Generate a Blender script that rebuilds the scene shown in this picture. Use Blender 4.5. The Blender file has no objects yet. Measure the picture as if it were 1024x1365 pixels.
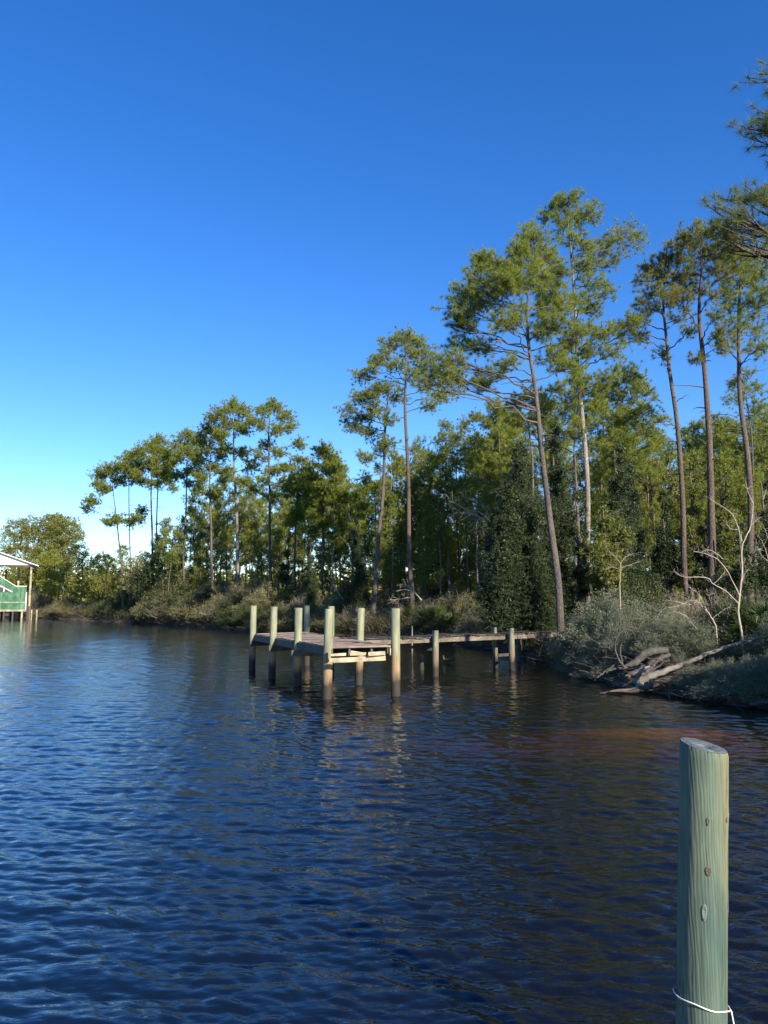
import bpy, math
import numpy as np
from mathutils import Vector

rng = np.random.default_rng(11)
S = bpy.context.scene
COL = S.collection

# ------------------------------------------------------------------ camera geometry
EYE = 2.6
F, CX, CY = 1025.0, 512.0, 682.5
TH = math.atan(120.5 / F)
CT, ST = math.cos(TH), math.sin(TH)

def W(px, py, Y):
    """world point seen at photo pixel (px,py) standing Y metres ahead"""
    u = (px - CX) / F; v = (CY - py) / F
    t = Y / (CT - ST * v)
    return np.array([u * t, Y, EYE + (ST + CT * v) * t])

def G(px, py, z=0.0):
    u = (px - CX) / F; v = (CY - py) / F
    t = (z - EYE) / (ST + CT * v)
    return np.array([u * t, (CT - ST * v) * t, z])

def PM(Y):
    return F / Y        # photo pixels per metre

# ------------------------------------------------------------------ mesh helpers
class MB:
    def __init__(self):
        self.v = []; self.f = []; self.n = 0; self.s = []
    def add(self, v, f, smooth=False):
        v = np.asarray(v, float).reshape(-1, 3); f = np.asarray(f, int)
        self.v.append(v); self.f.append(f + self.n); self.s.append(np.full(len(f), smooth)); self.n += len(v)
    def build(self, name, mat, parent=None, loc=None):
        me = bpy.data.meshes.new(name)
        V = np.concatenate(self.v) if self.v else np.zeros((0, 3))
        if loc is not None:
            V = V - np.asarray(loc)
        me.vertices.add(len(V)); me.vertices.foreach_set('co', V.ravel())
        tot = np.concatenate([np.full(len(f), f.shape[1]) for f in self.f])
        li = np.concatenate([f.ravel() for f in self.f])
        st = np.concatenate([[0], np.cumsum(tot)[:-1]])
        me.loops.add(len(li)); me.loops.foreach_set('vertex_index', li)
        me.polygons.add(len(tot)); me.polygons.foreach_set('loop_start', st); me.polygons.foreach_set('loop_total', tot)
        me.polygons.foreach_set('use_smooth', np.concatenate(self.s))
        me.update(calc_edges=True); me.validate()
        me.materials.append(mat)
        o = bpy.data.objects.new(name, me); COL.objects.link(o)
        if parent is not None:
            o.parent = parent
        return o

def nz(a):
    return a / np.maximum(np.linalg.norm(a, axis=-1, keepdims=True), 1e-9)

def tubes(mb, P, R, sides=5, smooth=True, cap=False):
    P = np.asarray(P, float); R = np.asarray(R, float)
    if P.ndim == 2: P = P[None]; R = R[None]
    N, K, _ = P.shape
    T = nz(np.gradient(P, axis=1))
    ref = np.broadcast_to(np.array([0.13, 0.21, 1.0]), T.shape).copy()
    vert = np.abs(T[..., 2]).mean(axis=1) > 0.8
    ref[vert] = np.array([1.0, 0.11, 0.07])
    U = nz(np.cross(T, ref)); Vv = np.cross(T, U)
    a = np.arange(sides) * 2 * math.pi / sides
    ring = P[:, :, None] + R[:, :, None, None] * (np.cos(a)[None, None, :, None] * U[:, :, None] + np.sin(a)[None, None, :, None] * Vv[:, :, None])
    idx = np.arange(N * K * sides).reshape(N, K, sides)
    q = np.stack([idx[:, :-1], np.roll(idx, -1, 2)[:, :-1], np.roll(idx, -1, 2)[:, 1:], idx[:, 1:]], -1).reshape(-1, 4)
    mb.add(ring, q, smooth)
    if cap:
        base = mb.n - N * K * sides
        for e in (0, K - 1):
            f = (idx[:, e] + base)
            mb.f.append(f if e else f[:, ::-1]); mb.s.append(np.full(N, False))

def bez(A, B, C, k):
    t = np.linspace(0, 1, k)[None, :, None]
    return (1 - t) ** 2 * A[:, None] + 2 * t * (1 - t) * B[:, None] + t * t * C[:, None]

def spline(pts, n):
    """Catmull-Rom through pts, n samples"""
    pts = np.asarray(pts, float)
    P = np.vstack([2 * pts[0] - pts[1], pts, 2 * pts[-1] - pts[-2]])
    t = np.linspace(0, len(pts) - 1 - 1e-6, n); i = t.astype(int); f = (t - i)[:, None]
    p0, p1, p2, p3 = P[i], P[i + 1], P[i + 2], P[i + 3]
    return 0.5 * ((2 * p1) + (-p0 + p2) * f + (2 * p0 - 5 * p1 + 4 * p2 - p3) * f ** 2 + (-p0 + 3 * p1 - 3 * p2 + p3) * f ** 3)

def box(mb, c, size, rz=0.0, tilt=(0, 0), jit=0.0):
    sx, sy, sz = size
    v = np.array([[x, y, z] for x in (-.5, .5) for y in (-.5, .5) for z in (-.5, .5)]) * np.array([sx, sy, sz])
    if jit: v = v + rng.normal(0, jit, v.shape)
    ax, ay = tilt
    v = v @ np.array([[1, 0, 0], [0, math.cos(ax), math.sin(ax)], [0, -math.sin(ax), math.cos(ax)]])
    v = v @ np.array([[math.cos(ay), 0, -math.sin(ay)], [0, 1, 0], [math.sin(ay), 0, math.cos(ay)]])
    c2, s2 = math.cos(rz), math.sin(rz)
    v = v @ np.array([[c2, s2, 0], [-s2, c2, 0], [0, 0, 1]])
    mb.add(v + np.asarray(c), [[0, 1, 3, 2], [4, 6, 7, 5], [0, 4, 5, 1], [2, 3, 7, 6], [0, 2, 6, 4], [1, 5, 7, 3]])

def beam(mb, a, b, w, h, jit=0.0):
    """box from a to b (points on its axis), w horizontal thickness, h vertical"""
    a = np.asarray(a, float); b = np.asarray(b, float); d = b - a; L = np.linalg.norm(d)
    rz = math.atan2(d[1], d[0]); ay = -math.asin(d[2] / L)
    box(mb, (a + b) / 2, (L, w, h), rz, (0, ay), jit)

def needles(mb, P, A, n, L, w, k=0.8):
    N = len(P)
    D = nz(A[:, None] * k + nz(rng.normal(size=(N, n, 3))))
    Ln = L * rng.uniform(.65, 1.1, (N, n, 1))
    side = nz(np.cross(D, rng.normal(size=(N, n, 3)))) * w * .5
    B = P[:, None] - A[:, None] * rng.uniform(0, L * .45, (N, n, 1))
    tip = B + D * Ln + np.array([0, 0, -0.06]) * Ln
    V = np.stack([B - side, B + side, tip], 2).reshape(-1, 3)
    mb.add(V, np.arange(len(V)).reshape(-1, 3))

def leaves(mb, P, A, n, L, w, k=0.6, off=0.05):
    N = len(P)
    D = nz(A[:, None] * k + nz(rng.normal(size=(N, n, 3))))
    Ln = L * rng.uniform(.6, 1.15, (N, n, 1))
    side = nz(np.cross(D, rng.normal(size=(N, n, 3)))) * w * .5
    B = P[:, None] + rng.normal(0, off, (N, n, 3))
    mid = B + D * Ln * .5
    V = np.stack([B, mid - side, B + D * Ln, mid + side], 2).reshape(-1, 3)
    mb.add(V, np.arange(len(V)).reshape(-1, 4))

# ------------------------------------------------------------------ tagging
def tag(o, label=None, cat=None, group=None, kind=None):
    if label: o['label'] = label
    if cat: o['category'] = cat
    if group: o['group'] = group
    if kind: o['kind'] = kind
    return o

def root(name, loc, label, cat, group=None, rz=0.0):
    o = bpy.data.objects.new(name, None); COL.objects.link(o)
    o.location = Vector([float(c) for c in loc]); o.rotation_euler = (0, 0, rz)
    o.empty_display_size = .2
    return tag(o, label, cat, group)

def copy_thing(src, loc, rz, sc, label, group):
    r = src.copy(); COL.objects.link(r)
    r.location = Vector([float(c) for c in loc]); r.rotation_euler = (0, 0, rz); r.scale = (sc, sc, sc) if np.isscalar(sc) else sc
    r['label'] = label
    if group: r['group'] = group
    for ch in list(src.children):
        c = ch.copy(); COL.objects.link(c); c.parent = r
    return r

# ------------------------------------------------------------------ materials
def mat(name):
    m = bpy.data.materials.new(name); m.use_nodes = True
    nt = m.node_tree; nt.nodes.clear()
    out = nt.nodes.new('ShaderNodeOutputMaterial')
    return m, nt, out

def nd(nt, typ, **kw):
    n = nt.nodes.new(typ)
    for k, v in kw.items():
        if k in n.inputs: n.inputs[k].default_value = v
        else: setattr(n, k, v)
    return n

def ramp(nt, src, stops):
    r = nt.nodes.new('ShaderNodeValToRGB'); e = r.color_ramp.elements
    while len(e) < len(stops): e.new(.5)
    for i, (p, c) in enumerate(stops):
        e[i].position = p; e[i].color = (*c, 1) if len(c) == 3 else c
    nt.links.new(src, r.inputs[0]); return r.outputs[0]

def coords(nt, scale, kind='Object'):
    tc = nt.nodes.new('ShaderNodeTexCoord'); mp = nt.nodes.new('ShaderNodeMapping')
    nt.links.new(tc.outputs[kind], mp.inputs[0]); mp.inputs['Scale'].default_value = scale
    return mp.outputs[0]

def noise(nt, vec, scale, detail=4, rough=.6, dist=0):
    n = nd(nt, 'ShaderNodeTexNoise', Scale=scale, Detail=detail, Roughness=rough, Distortion=dist)
    nt.links.new(vec, n.inputs['Vector']); return n.outputs['Fac']

def mix(nt, fac, a, b, mode='MIX'):
    m = nt.nodes.new('ShaderNodeMix'); m.data_type = 'RGBA'; m.blend_type = mode
    for s, i in ((fac, 0), (a, 6), (b, 7)):
        if isinstance(s, bpy.types.NodeSocket): nt.links.new(s, m.inputs[i])
        elif i == 0: m.inputs[0].default_value = s
        else: m.inputs[i].default_value = (*s, 1)
    return m.outputs[2]

def foliage(name, dark, mid, light, trans=.35, rough=.55, nscale=.9, dead=None):
    m, nt, out = mat(name)
    geo = nt.nodes.new('ShaderNodeNewGeometry')
    v = coords(nt, (1, 1, 1))
    c1 = ramp(nt, geo.outputs['Random Per Island'], [(0, dark), (.5, mid), (1, light)])
    nn = noise(nt, v, nscale, 3, .6)
    c2 = ramp(nt, nn, [(.3, dark), (.5, mid), (.72, light)])
    c = mix(nt, .5, c1, c2)
    if dead:
        r2 = ramp(nt, noise(nt, v, 1.6, 2, .5), [(.60, (0, 0, 0)), (.68, (1, 1, 1))])
        c = mix(nt, r2, c, dead)
    p = nd(nt, 'ShaderNodeBsdfPrincipled', Roughness=rough)
    p.inputs['Specular IOR Level'].default_value = .35
    nt.links.new(c, p.inputs['Base Color'])
    tr = nt.nodes.new('ShaderNodeBsdfTranslucent')
    br = mix(nt, 1.0, c, (1.0, 1.15, .45), 'MULTIPLY')
    nt.links.new(br, tr.inputs['Color'])
    ms = nt.nodes.new('ShaderNodeMixShader'); ms.inputs[0].default_value = trans
    nt.links.new(p.outputs[0], ms.inputs[1]); nt.links.new(tr.outputs[0], ms.inputs[2])
    nt.links.new(ms.outputs[0], out.inputs[0])
    return m

def bark(name, lo, hi, scale=(13, 13, 4.2), bump=.6):
    m, nt, out = mat(name)
    v0 = coords(nt, scale)
    wn = nd(nt, 'ShaderNodeTexNoise', Scale=1.3, Detail=3.0); nt.links.new(v0, wn.inputs['Vector'])
    v = mix(nt, .25, v0, wn.outputs['Color'], 'ADD')
    n1 = noise(nt, v0, 1.6, 7, .7, .6)
    vo = nd(nt, 'ShaderNodeTexVoronoi', Scale=1.2, feature='DISTANCE_TO_EDGE'); nt.links.new(v, vo.inputs['Vector'])
    edge = ramp(nt, vo.outputs['Distance'], [(.0, (.45, .45, .45)), (.22, (1, 1, 1))])
    c = ramp(nt, n1, [(.3, lo), (.7, hi)])
    big = ramp(nt, noise(nt, coords(nt, (1, 1, .35)), 1.1, 3), [(.35, (.62, .62, .66)), (.7, (1.2, 1.12, 1.05))])
    c = mix(nt, 1.0, c, big, 'MULTIPLY')
    c = mix(nt, edge, tuple(x * .4 for x in lo), c)
    p = nd(nt, 'ShaderNodeBsdfPrincipled', Roughness=.9); nt.links.new(c, p.inputs['Base Color'])
    b = nd(nt, 'ShaderNodeBump', Strength=bump, Distance=.04)
    h = nt.nodes.new('ShaderNodeMath'); h.operation = 'ADD'
    nt.links.new(n1, h.inputs[0]); nt.links.new(edge, h.inputs[1])
    nt.links.new(h.outputs[0], b.inputs['Height']); nt.links.new(b.outputs[0], p.inputs['Normal'])
    nt.links.new(p.outputs[0], out.inputs[0])
    return m

def plank(name, lo, mid, hi, grain=(2, 30, 30), rough=.85, bump=.3):
    """weathered board: each board (mesh island) its own tone, grain along local axis"""
    m, nt, out = mat(name)
    geo = nt.nodes.new('ShaderNodeNewGeometry')
    isl = ramp(nt, geo.outputs['Random Per Island'], [(0, lo), (.5, mid), (1, hi)])
    n1 = noise(nt, coords(nt, grain), 1.0, 5, .6, .3)
    g = ramp(nt, n1, [(.3, (.55, .53, .5)), (.65, (1.1, 1.1, 1.1))])
    c = mix(nt, 1.0, isl, g, 'MULTIPLY')
    st = ramp(nt, noise(nt, coords(nt, (1, 1, 1)), 1.7, 4, .6), [(.38, (.55, .56, .55)), (.62, (1.08, 1.05, 1.0))])
    c = mix(nt, 1.0, c, st, 'MULTIPLY')
    p = nd(nt, 'ShaderNodeBsdfPrincipled', Roughness=rough); nt.links.new(c, p.inputs['Base Color'])
    b = nd(nt, 'ShaderNodeBump', Strength=bump, Distance=.01)
    nt.links.new(n1, b.inputs['Height']); nt.links.new(b.outputs[0], p.inputs['Normal'])
    nt.links.new(p.outputs[0], out.inputs[0])
    return m

def piling_mat(name, top, top2, warm, dark, wl=(.25, .75, 1.5), scale=1.0, near=False):
    """treated piling: green above, tide-stained ochre band, black wet foot. Object z = height over water"""
    m, nt, out = mat(name)
    tc = nt.nodes.new('ShaderNodeTexCoord')
    sx = nt.nodes.new('ShaderNodeSeparateXYZ'); nt.links.new(tc.outputs['Object'], sx.inputs[0])
    gv = coords(nt, (38 * scale, 38 * scale, 2.0 * scale))
    n1 = noise(nt, gv, 1.0, 6, .65, .8)
    n2 = noise(nt, coords(nt, (5, 5, 1.3)), 1.0, 4, .55)
    c = ramp(nt, n2, [(.32, top), (.66, top2)])
    zz = nt.nodes.new('ShaderNodeMath'); zz.operation = 'MULTIPLY_ADD'
    nt.links.new(n2, zz.inputs[0]); zz.inputs[1].default_value = .5; nt.links.new(sx.outputs[2], zz.inputs[2])
    def band(z0, z1):
        mr = nt.nodes.new('ShaderNodeMapRange'); mr.inputs[1].default_value = z0 + .25; mr.inputs[2].default_value = z1 + .25
        nt.links.new(zz.outputs[0], mr.inputs[0]); return mr.outputs[0]
    if not near:
        c = mix(nt, band(wl[1], wl[2]), warm, c)
        c = mix(nt, band(wl[0] - .05, wl[0] + .25), dark, c)
    g = ramp(nt, n1, [(.28, (.32, .34, .33)), (.42, (.80, .80, .80)), (.58, (1.0, 1.0, 1.0)), (.75, (1.28, 1.24, 1.15))])
    c = mix(nt, 1.0, c, g, 'MULTIPLY')
    p = nd(nt, 'ShaderNodeBsdfPrincipled', Roughness=.8); nt.links.new(c, p.inputs['Base Color'])
    h = n1
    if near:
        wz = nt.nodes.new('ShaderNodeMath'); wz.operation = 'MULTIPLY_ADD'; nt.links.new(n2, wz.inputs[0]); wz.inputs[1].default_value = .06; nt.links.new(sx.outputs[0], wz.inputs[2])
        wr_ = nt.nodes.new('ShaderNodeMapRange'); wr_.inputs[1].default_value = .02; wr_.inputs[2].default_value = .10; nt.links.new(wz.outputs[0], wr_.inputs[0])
        c = mix(nt, wr_.outputs[0], mix(nt, 1.0, c, (.88, 1.0, 1.02), 'MULTIPLY'), mix(nt, 1.0, c, (1.5, 1.25, .95), 'MULTIPLY'))  # tan lit side and teal shaded side put into the shaft's colour
        # cathedral grain rings and long drying checks
        wv = nd(nt, 'ShaderNodeTexWave', Scale=1.0, Distortion=7.0, Detail=3.0)
        wv.inputs['Detail Scale'].default_value = 1.1; wv.wave_type = 'BANDS'; wv.bands_direction = 'X'
        nt.links.new(coords(nt, (22, 22, 2.6)), wv.inputs['Vector'])
        wc = ramp(nt, wv.outputs['Fac'], [(0, (.70, .72, .72)), (.45, (1, 1, 1)), (1, (1.08, 1.07, 1.04))])
        c = mix(nt, .38, c, mix(nt, 1.0, c, wc, 'MULTIPLY'))
        ck = ramp(nt, noise(nt, coords(nt, (55, 55, 1.1)), 1.0, 3, .5, .2), [(.31, (.16, .17, .17)), (.37, (1, 1, 1))])
        c = mix(nt, 1.0, c, ck, 'MULTIPLY')
        nt.links.new(c, p.inputs['Base Color'])
        ad = nt.nodes.new('ShaderNodeMath'); ad.operation = 'ADD'
        nt.links.new(wv.outputs['Fac'], ad.inputs[0]); nt.links.new(n1, ad.inputs[1]); h = ad.outputs[0]
    b = nd(nt, 'ShaderNodeBump', Strength=.30 if near else .5, Distance=.003 if near else .01)
    nt.links.new(h, b.inputs['Height']); nt.links.new(b.outputs[0], p.inputs['Normal'])
    nt.links.new(p.outputs[0], out.inputs[0])
    return m

def simple(name, col, rough=.8, var=.3, scale=3.0, bump=0.0):
    m, nt, out = mat(name)
    n1 = noise(nt, coords(nt, (1, 1, 1)), scale, 5, .6)
    c = ramp(nt, n1, [(.3, tuple(x * (1 - var) for x in col)), (.7, tuple(min(1, x * (1 + var)) for x in col))])
    p = nd(nt, 'ShaderNodeBsdfPrincipled', Roughness=rough); nt.links.new(c, p.inputs['Base Color'])
    if bump:
        b = nd(nt, 'ShaderNodeBump', Strength=bump, Distance=.03)
        nt.links.new(n1, b.inputs['Height']); nt.links.new(b.outputs[0], p.inputs['Normal'])
    nt.links.new(p.outputs[0], out.inputs[0])
    return m

M = {}
M['needle'] = foliage('pine_needles', (.100, .145, .036), (.235, .285, .056), (.400, .410, .076), .5)
M['needle_dark'] = foliage('pine_needles_dark', (.055, .092, .038), (.130, .172, .050), (.240, .262, .062), .42)
M['needle_warm'] = foliage('pine_needles_warm', (.115, .155, .032), (.250, .285, .050), (.380, .380, .068), .5)
M['needle_dead'] = foliage('pine_needles_browning', (.085, .120, .036), (.200, .225, .052), (.340, .320, .070), .42, dead=(.27, .15, .055))
M['cedar'] = foliage('cedar_sprays', (.010, .024, .012), (.024, .046, .018), (.085, .108, .026), .10, nscale=2.2)
M['cedar_warm'] = foliage('cedar_sprays_yellow', (.045, .065, .018), (.120, .145, .030), (.260, .265, .045), .25, nscale=2.0)
M['broad'] = foliage('broad_leaves', (.080, .105, .030), (.200, .215, .048), (.340, .320, .075), .42)
M['shrub'] = foliage('shrub_leaves', (.060, .070, .032), (.160, .155, .070), (.320, .285, .140), .32)
M['shrub_grey'] = foliage('grey_shrub_leaves', (.060, .090, .055), (.145, .185, .120), (.290, .325, .215), .3, nscale=1.8)
M['shrub_green'] = foliage('green_shrub_leaves', (.022, .040, .016), (.055, .080, .024), (.120, .140, .035), .3)
M['palm'] = foliage('palmetto_fronds', (.018, .040, .016), (.040, .075, .024), (.110, .135, .040), .2, .4)
M['grass'] = foliage('bank_grass', (.040, .042, .022), (.080, .076, .038), (.150, .130, .070), .25)
M['bark'] = bark('pine_bark', (.070, .062, .057), (.205, .178, .160))
M['bark_dark'] = bark('pine_bark_dark', (.060, .050, .045), (.20, .155, .130))
M['bark_grey'] = bark('pine_bark_grey', (.16, .15, .145), (.42, .38, .34))
M['twig'] = simple('twig_bark', (.105, .085, .070), .9, .4)
M['twig_grey'] = simple('grey_twig', (.20, .185, .16), .9, .35)
M['bone'] = simple('bleached_wood', (.36, .32, .26), .8, .3, 9, .3)
M['log'] = plank('pale_log', (.16, .155, .15), (.24, .23, .215), (.30, .285, .26), (4, 22, 26), .85, 1.0)
M['drift'] = plank('driftwood', (.05, .05, .052), (.09, .088, .088), (.14, .135, .13), (4, 26, 30), .85, 1.0)
M['debris'] = simple('wet_dead_sticks', (.060, .050, .042), .8, .5)
M['deckwood'] = plank('weathered_deck_boards', (.15, .12, .10), (.26, .21, .18), (.38, .32, .28), (3, 3, 3))
M['fascia'] = plank('grey_fascia', (.055, .055, .058), (.09, .09, .092), (.14, .135, .13), (8, 8, 8))
M['cream'] = plank('pale_split_boards', (.38, .32, .23), (.46, .40, .29), (.52, .46, .35), (5, 5, 22))
M['walkrail'] = plank('pale_patchy_stringer', (.09, .08, .07), (.17, .15, .125), (.30, .26, .21), (6, 6, 14))
M['pile'] = piling_mat('treated_piling', (.150, .180, .118), (.275, .292, .185), (.28, .20, .11), (.030, .025, .020), (.42, .85, 1.35))
M['pile_old'] = piling_mat('old_piling', (.13, .15, .11), (.22, .22, .16), (.17, .13, .09), (.03, .025, .02), (.35, .6, 1.1))
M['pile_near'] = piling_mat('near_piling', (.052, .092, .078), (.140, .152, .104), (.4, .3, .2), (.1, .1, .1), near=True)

# ------------------------------------------------------------------ shoreline and land
shore_px = [(0, 822.5), (60, 824), (130, 827.5), (200, 831.5), (250, 834), (300, 838), (350, 842), (450, 847), (540, 852), (620, 859),
            (690, 872), (745, 888), (800, 904), (840, 917), (900, 927), (960, 935), (1024, 944)]
shore = [G(x, y)[:2] for x, y in shore_px]
poly = [(-900., 60.), (-300., 90.), (-120., 150.), (-78., 142.)] + [tuple(p) for p in shore] + [(10.4, 17.0), (10.2, 13.5), (11.2, 8.), (12., 0.), (12., -30.), (60., -60.), (900., -60.), (2500., 3000.), (-2500., 3000.), (-2500., 60.)]
POLY = np.array(poly)
_segA = POLY; _segB = np.roll(POLY, -1, 0)

def sdist(x, y):
    """signed distance to the shore, positive on land"""
    p = np.stack([np.ravel(x), np.ravel(y)], -1).astype(float)
    d = np.full(len(p), 1e9); ins = np.zeros(len(p), bool)
    for a, b in zip(_segA, _segB):
        ab = b - a; t = np.clip(((p - a) @ ab) / (ab @ ab), 0, 1)
        d = np.minimum(d, np.linalg.norm(p - a - t[:, None] * ab, axis=1))
        c = (a[1] > p[:, 1]) != (b[1] > p[:, 1])
        with np.errstate(divide='ignore', invalid='ignore'):
            xx = (b[0] - a[0]) * (p[:, 1] - a[1]) / (b[1] - a[1]) + a[0]
        ins ^= c & (p[:, 0] < xx)
    return np.where(ins, d, -d).reshape(np.shape(x))

def vnoise(x, y, s, seed=0):
    return (np.sin(x * s + 1.3 * seed) * np.cos(y * s * 1.13 + seed) + .5 * np.sin(x * s * 2.3 + y * s * 1.7 + seed * 2.1) + .3 * np.sin(x * s * 4.9 - y * s * 3.7 + seed)) / 1.8

def height(x, y):
    x = np.asarray(x, float); y = np.asarray(y, float)
    d = sdist(x, y) + .35 * vnoise(x, y, .9, 3)
    up = .55 * np.clip(d / .7, 0, 1) + .45 * np.clip((d - .7) / 3, 0, 1) + .5 * np.clip((d - 4) / 25, 0, 1) + .10 * vnoise(x, y, .5, 1) * np.clip(d, 0, 1)
    return np.where(d > 0, up, np.maximum(d * .6, -2.0))

def hz(x, y):
    return float(height(np.array([x]), np.array([y]))[0])

def axis(lo, hi, step, far_lo, far_hi):
    a = list(np.arange(lo, hi + .01, step)); s = step; x = hi
    while x < far_hi: s *= 1.25; x += s; a.append(x)
    s = step; x = lo
    while x > far_lo: s *= 1.25; x -= s; a.append(x)
    return np.array(sorted(a))

gx = axis(-75, 30, .6, -2000, 2000); gy = axis(8, 118, .6, -60, 2500)
XX, YY = np.meshgrid(gx, gy)
ZZ = height(XX, YY)
nx_, ny_ = len(gx), len(gy)
idx = np.arange(nx_ * ny_).reshape(ny_, nx_)
q = np.stack([idx[:-1, :-1], idx[:-1, 1:], idx[1:, 1:], idx[1:, :-1]], -1).reshape(-1, 4)
keep = (ZZ.ravel()[q] > -1.9).any(axis=1)
mb = MB(); mb.add(np.stack([XX, YY, ZZ], -1), q[keep], True)
m, nt, out = mat('ground_litter')
n1 = noise(nt, coords(nt, (1, 1, 1)), 1.2, 8, .7)
c = ramp(nt, n1, [(.3, (.045, .035, .025)), (.5, (.11, .085, .055)), (.7, (.19, .15, .095))])
p = nd(nt, 'ShaderNodeBsdfPrincipled', Roughness=.95); nt.links.new(c, p.inputs['Base Color'])
b = nd(nt, 'ShaderNodeBump', Strength=.8, Distance=.1); nt.links.new(noise(nt, coords(nt, (1, 1, 1)), 6, 6), b.inputs['Height']); nt.links.new(b.outputs[0], p.inputs['Normal'])
nt.links.new(p.outputs[0], out.inputs[0])
tag(mb.build('ground', m), kind='structure')

# ------------------------------------------------------------------ water: summed directional waves on a grid that is finer close by
def make_water():
    r = 2.0 * (260.0 / 2.0) ** (np.linspace(0, 1, 1350) ** 1.0)
    r = np.concatenate([[.3, .8, 1.4], r, [320, 400, 520, 700, 1000, 1500, 2500]])
    fi = np.linspace(math.radians(-42), math.radians(42), 860)
    ca = np.concatenate([np.linspace(-math.pi, fi[0], 60)[:-1], fi, np.linspace(fi[-1], math.pi, 60)[1:]])
    R, A = np.meshgrid(r, ca, indexing='ij')
    X = R * np.sin(A); Y = R * np.cos(A)
    Z = np.zeros_like(X); DX = np.zeros_like(X); DY = np.zeros_like(X)
    wr = np.random.default_rng(5)
    sp_r = np.gradient(r)[:, None]; sp = np.maximum(sp_r, R * (fi[1] - fi[0]))
    wind = math.radians(-108)            # travelling towards the viewer and a little left
    nW = 130
    for i in range(nW):
        lam = .07 * (.95 / .07) ** (wr.random() ** 1.2)
        a = wind + wr.normal(0, .42)
        k = 2 * math.pi / lam
        amp = .0044 * lam * (0.5 if lam > .6 else 1.0) * (1.35 if .11 < lam < .33 else 1.0)
        kx, ky = math.cos(a) * k, math.sin(a) * k
        fade = np.clip((lam / sp - 2.2) / 2.0, 0, 1)
        # gusty patches: each wave train waxes and wanes over the surface
        g = .68 + .62 * np.sin(X * .21 * wr.uniform(.5, 2) + wr.random() * 9) * np.cos(Y * .17 * wr.uniform(.5, 2) + wr.random() * 9)
        ph = kx * X + ky * Y + wr.random() * 6.28 + .6 * np.sin(.37 * X + wr.random() * 6) + .6 * np.sin(.31 * Y + wr.random() * 6)
        Z += amp * fade * g * np.sin(ph)
        DX += -.8 * amp * fade * g * math.cos(a) * np.cos(ph); DY += -.8 * amp * fade * g * math.sin(a) * np.cos(ph)
    V = np.stack([X - DX * -1, Y - DY * -1, Z], -1)
    nr, na = V.shape[:2]
    ix = np.arange(nr * na).reshape(nr, na)
    q = np.stack([ix[:-1, :-1], ix[1:, :-1], ix[1:, 1:], ix[:-1, 1:]], -1).reshape(-1, 4)
    mb = MB(); mb.add(V, q[:, ::-1], True)
    m, nt, out = mat('tannin_water')
    tc = nt.nodes.new('ShaderNodeTexCoord')
    # base: dark tea-coloured water, sunlight on red-brown shallows painted in off the right bank
    sx = nt.nodes.new('ShaderNodeSeparateXYZ'); nt.links.new(tc.outputs['Object'], sx.inputs[0])
    def gauss(cx, cy, rx, ry, rot):
        mp = nt.nodes.new('ShaderNodeMapping'); mp.vector_type = 'TEXTURE'
        mp.inputs['Location'].default_value = (cx, cy, 0); mp.inputs['Rotation'].default_value = (0, 0, rot); mp.inputs['Scale'].default_value = (rx, ry, 1)
        nt.links.new(tc.outputs['Object'], mp.inputs[0])
        g = nt.nodes.new('ShaderNodeTexGradient'); g.gradient_type = 'SPHERICAL'; nt.links.new(mp.outputs[0], g.inputs[0])
        return g.outputs['Fac']
    g1 = gauss(5.6, 14.6, 6.5, 2.0, math.radians(4))
    g2 = gauss(8.4, 15.7, 5.5, 1.0, math.radians(-2))
    nn = noise(nt, coords(nt, (1, 1, 1)), .8, 4, .6)
    f1 = nt.nodes.new('ShaderNodeMath'); f1.operation = 'MULTIPLY'; nt.links.new(g1, f1.inputs[0]); nt.links.new(nn, f1.inputs[1])
    mr = nt.nodes.new('ShaderNodeMapRange'); mr.inputs[1].default_value = -3.0; mr.inputs[2].default_value = 2.0
    ax_ = nt.nodes.new('ShaderNodeMath'); ax_.operation = 'MULTIPLY_ADD'; nt.links.new(sx.outputs[1], ax_.inputs[0]); ax_.inputs[1].default_value = .14; nt.links.new(sx.outputs[0], ax_.inputs[2])
    nt.links.new(ax_.outputs[0], mr.inputs[0])
    reflect_tint = mix(nt, mr.outputs[0], (.003, .011, .028), (.004, .004, .004))  # blue left, dark right: sky and tree reflections put into the base colour
    c = mix(nt, ramp(nt, f1.outputs[0], [(0, (0, 0, 0)), (.5, (1, 1, 1))]), reflect_tint, (.030, .009, .003))
    c = mix(nt, ramp(nt, g2, [(0, (0, 0, 0)), (.8, (1, 1, 1))]), c, (.105, .034, .007))
    p = nd(nt, 'ShaderNodeBsdfPrincipled', Roughness=.02, IOR=1.52)
    nt.links.new(c, p.inputs['Base Color'])
    v1 = coords(nt, (.8, 1.8, 1))
    h1 = noise(nt, v1, 7.5, 3, .6, .3)
    b = nd(nt, 'ShaderNodeBump', Strength=.7, Distance=.009); nt.links.new(h1, b.inputs['Height'])
    h2 = noise(nt, coords(nt, (.7, 1.9, 1)), 2.4, 2, .5, .3)
    b2 = nd(nt, 'ShaderNodeBump', Strength=.55, Distance=.024); nt.links.new(h2, b2.inputs['Height'])
    nt.links.new(b.outputs[0], b2.inputs['Normal'])
    nt.links.new(b2.outputs[0], p.inputs['Normal'])
    nt.links.new(p.outputs[0], out.inputs[0])
    tag(mb.build('water', m), kind='structure')
make_water()


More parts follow.
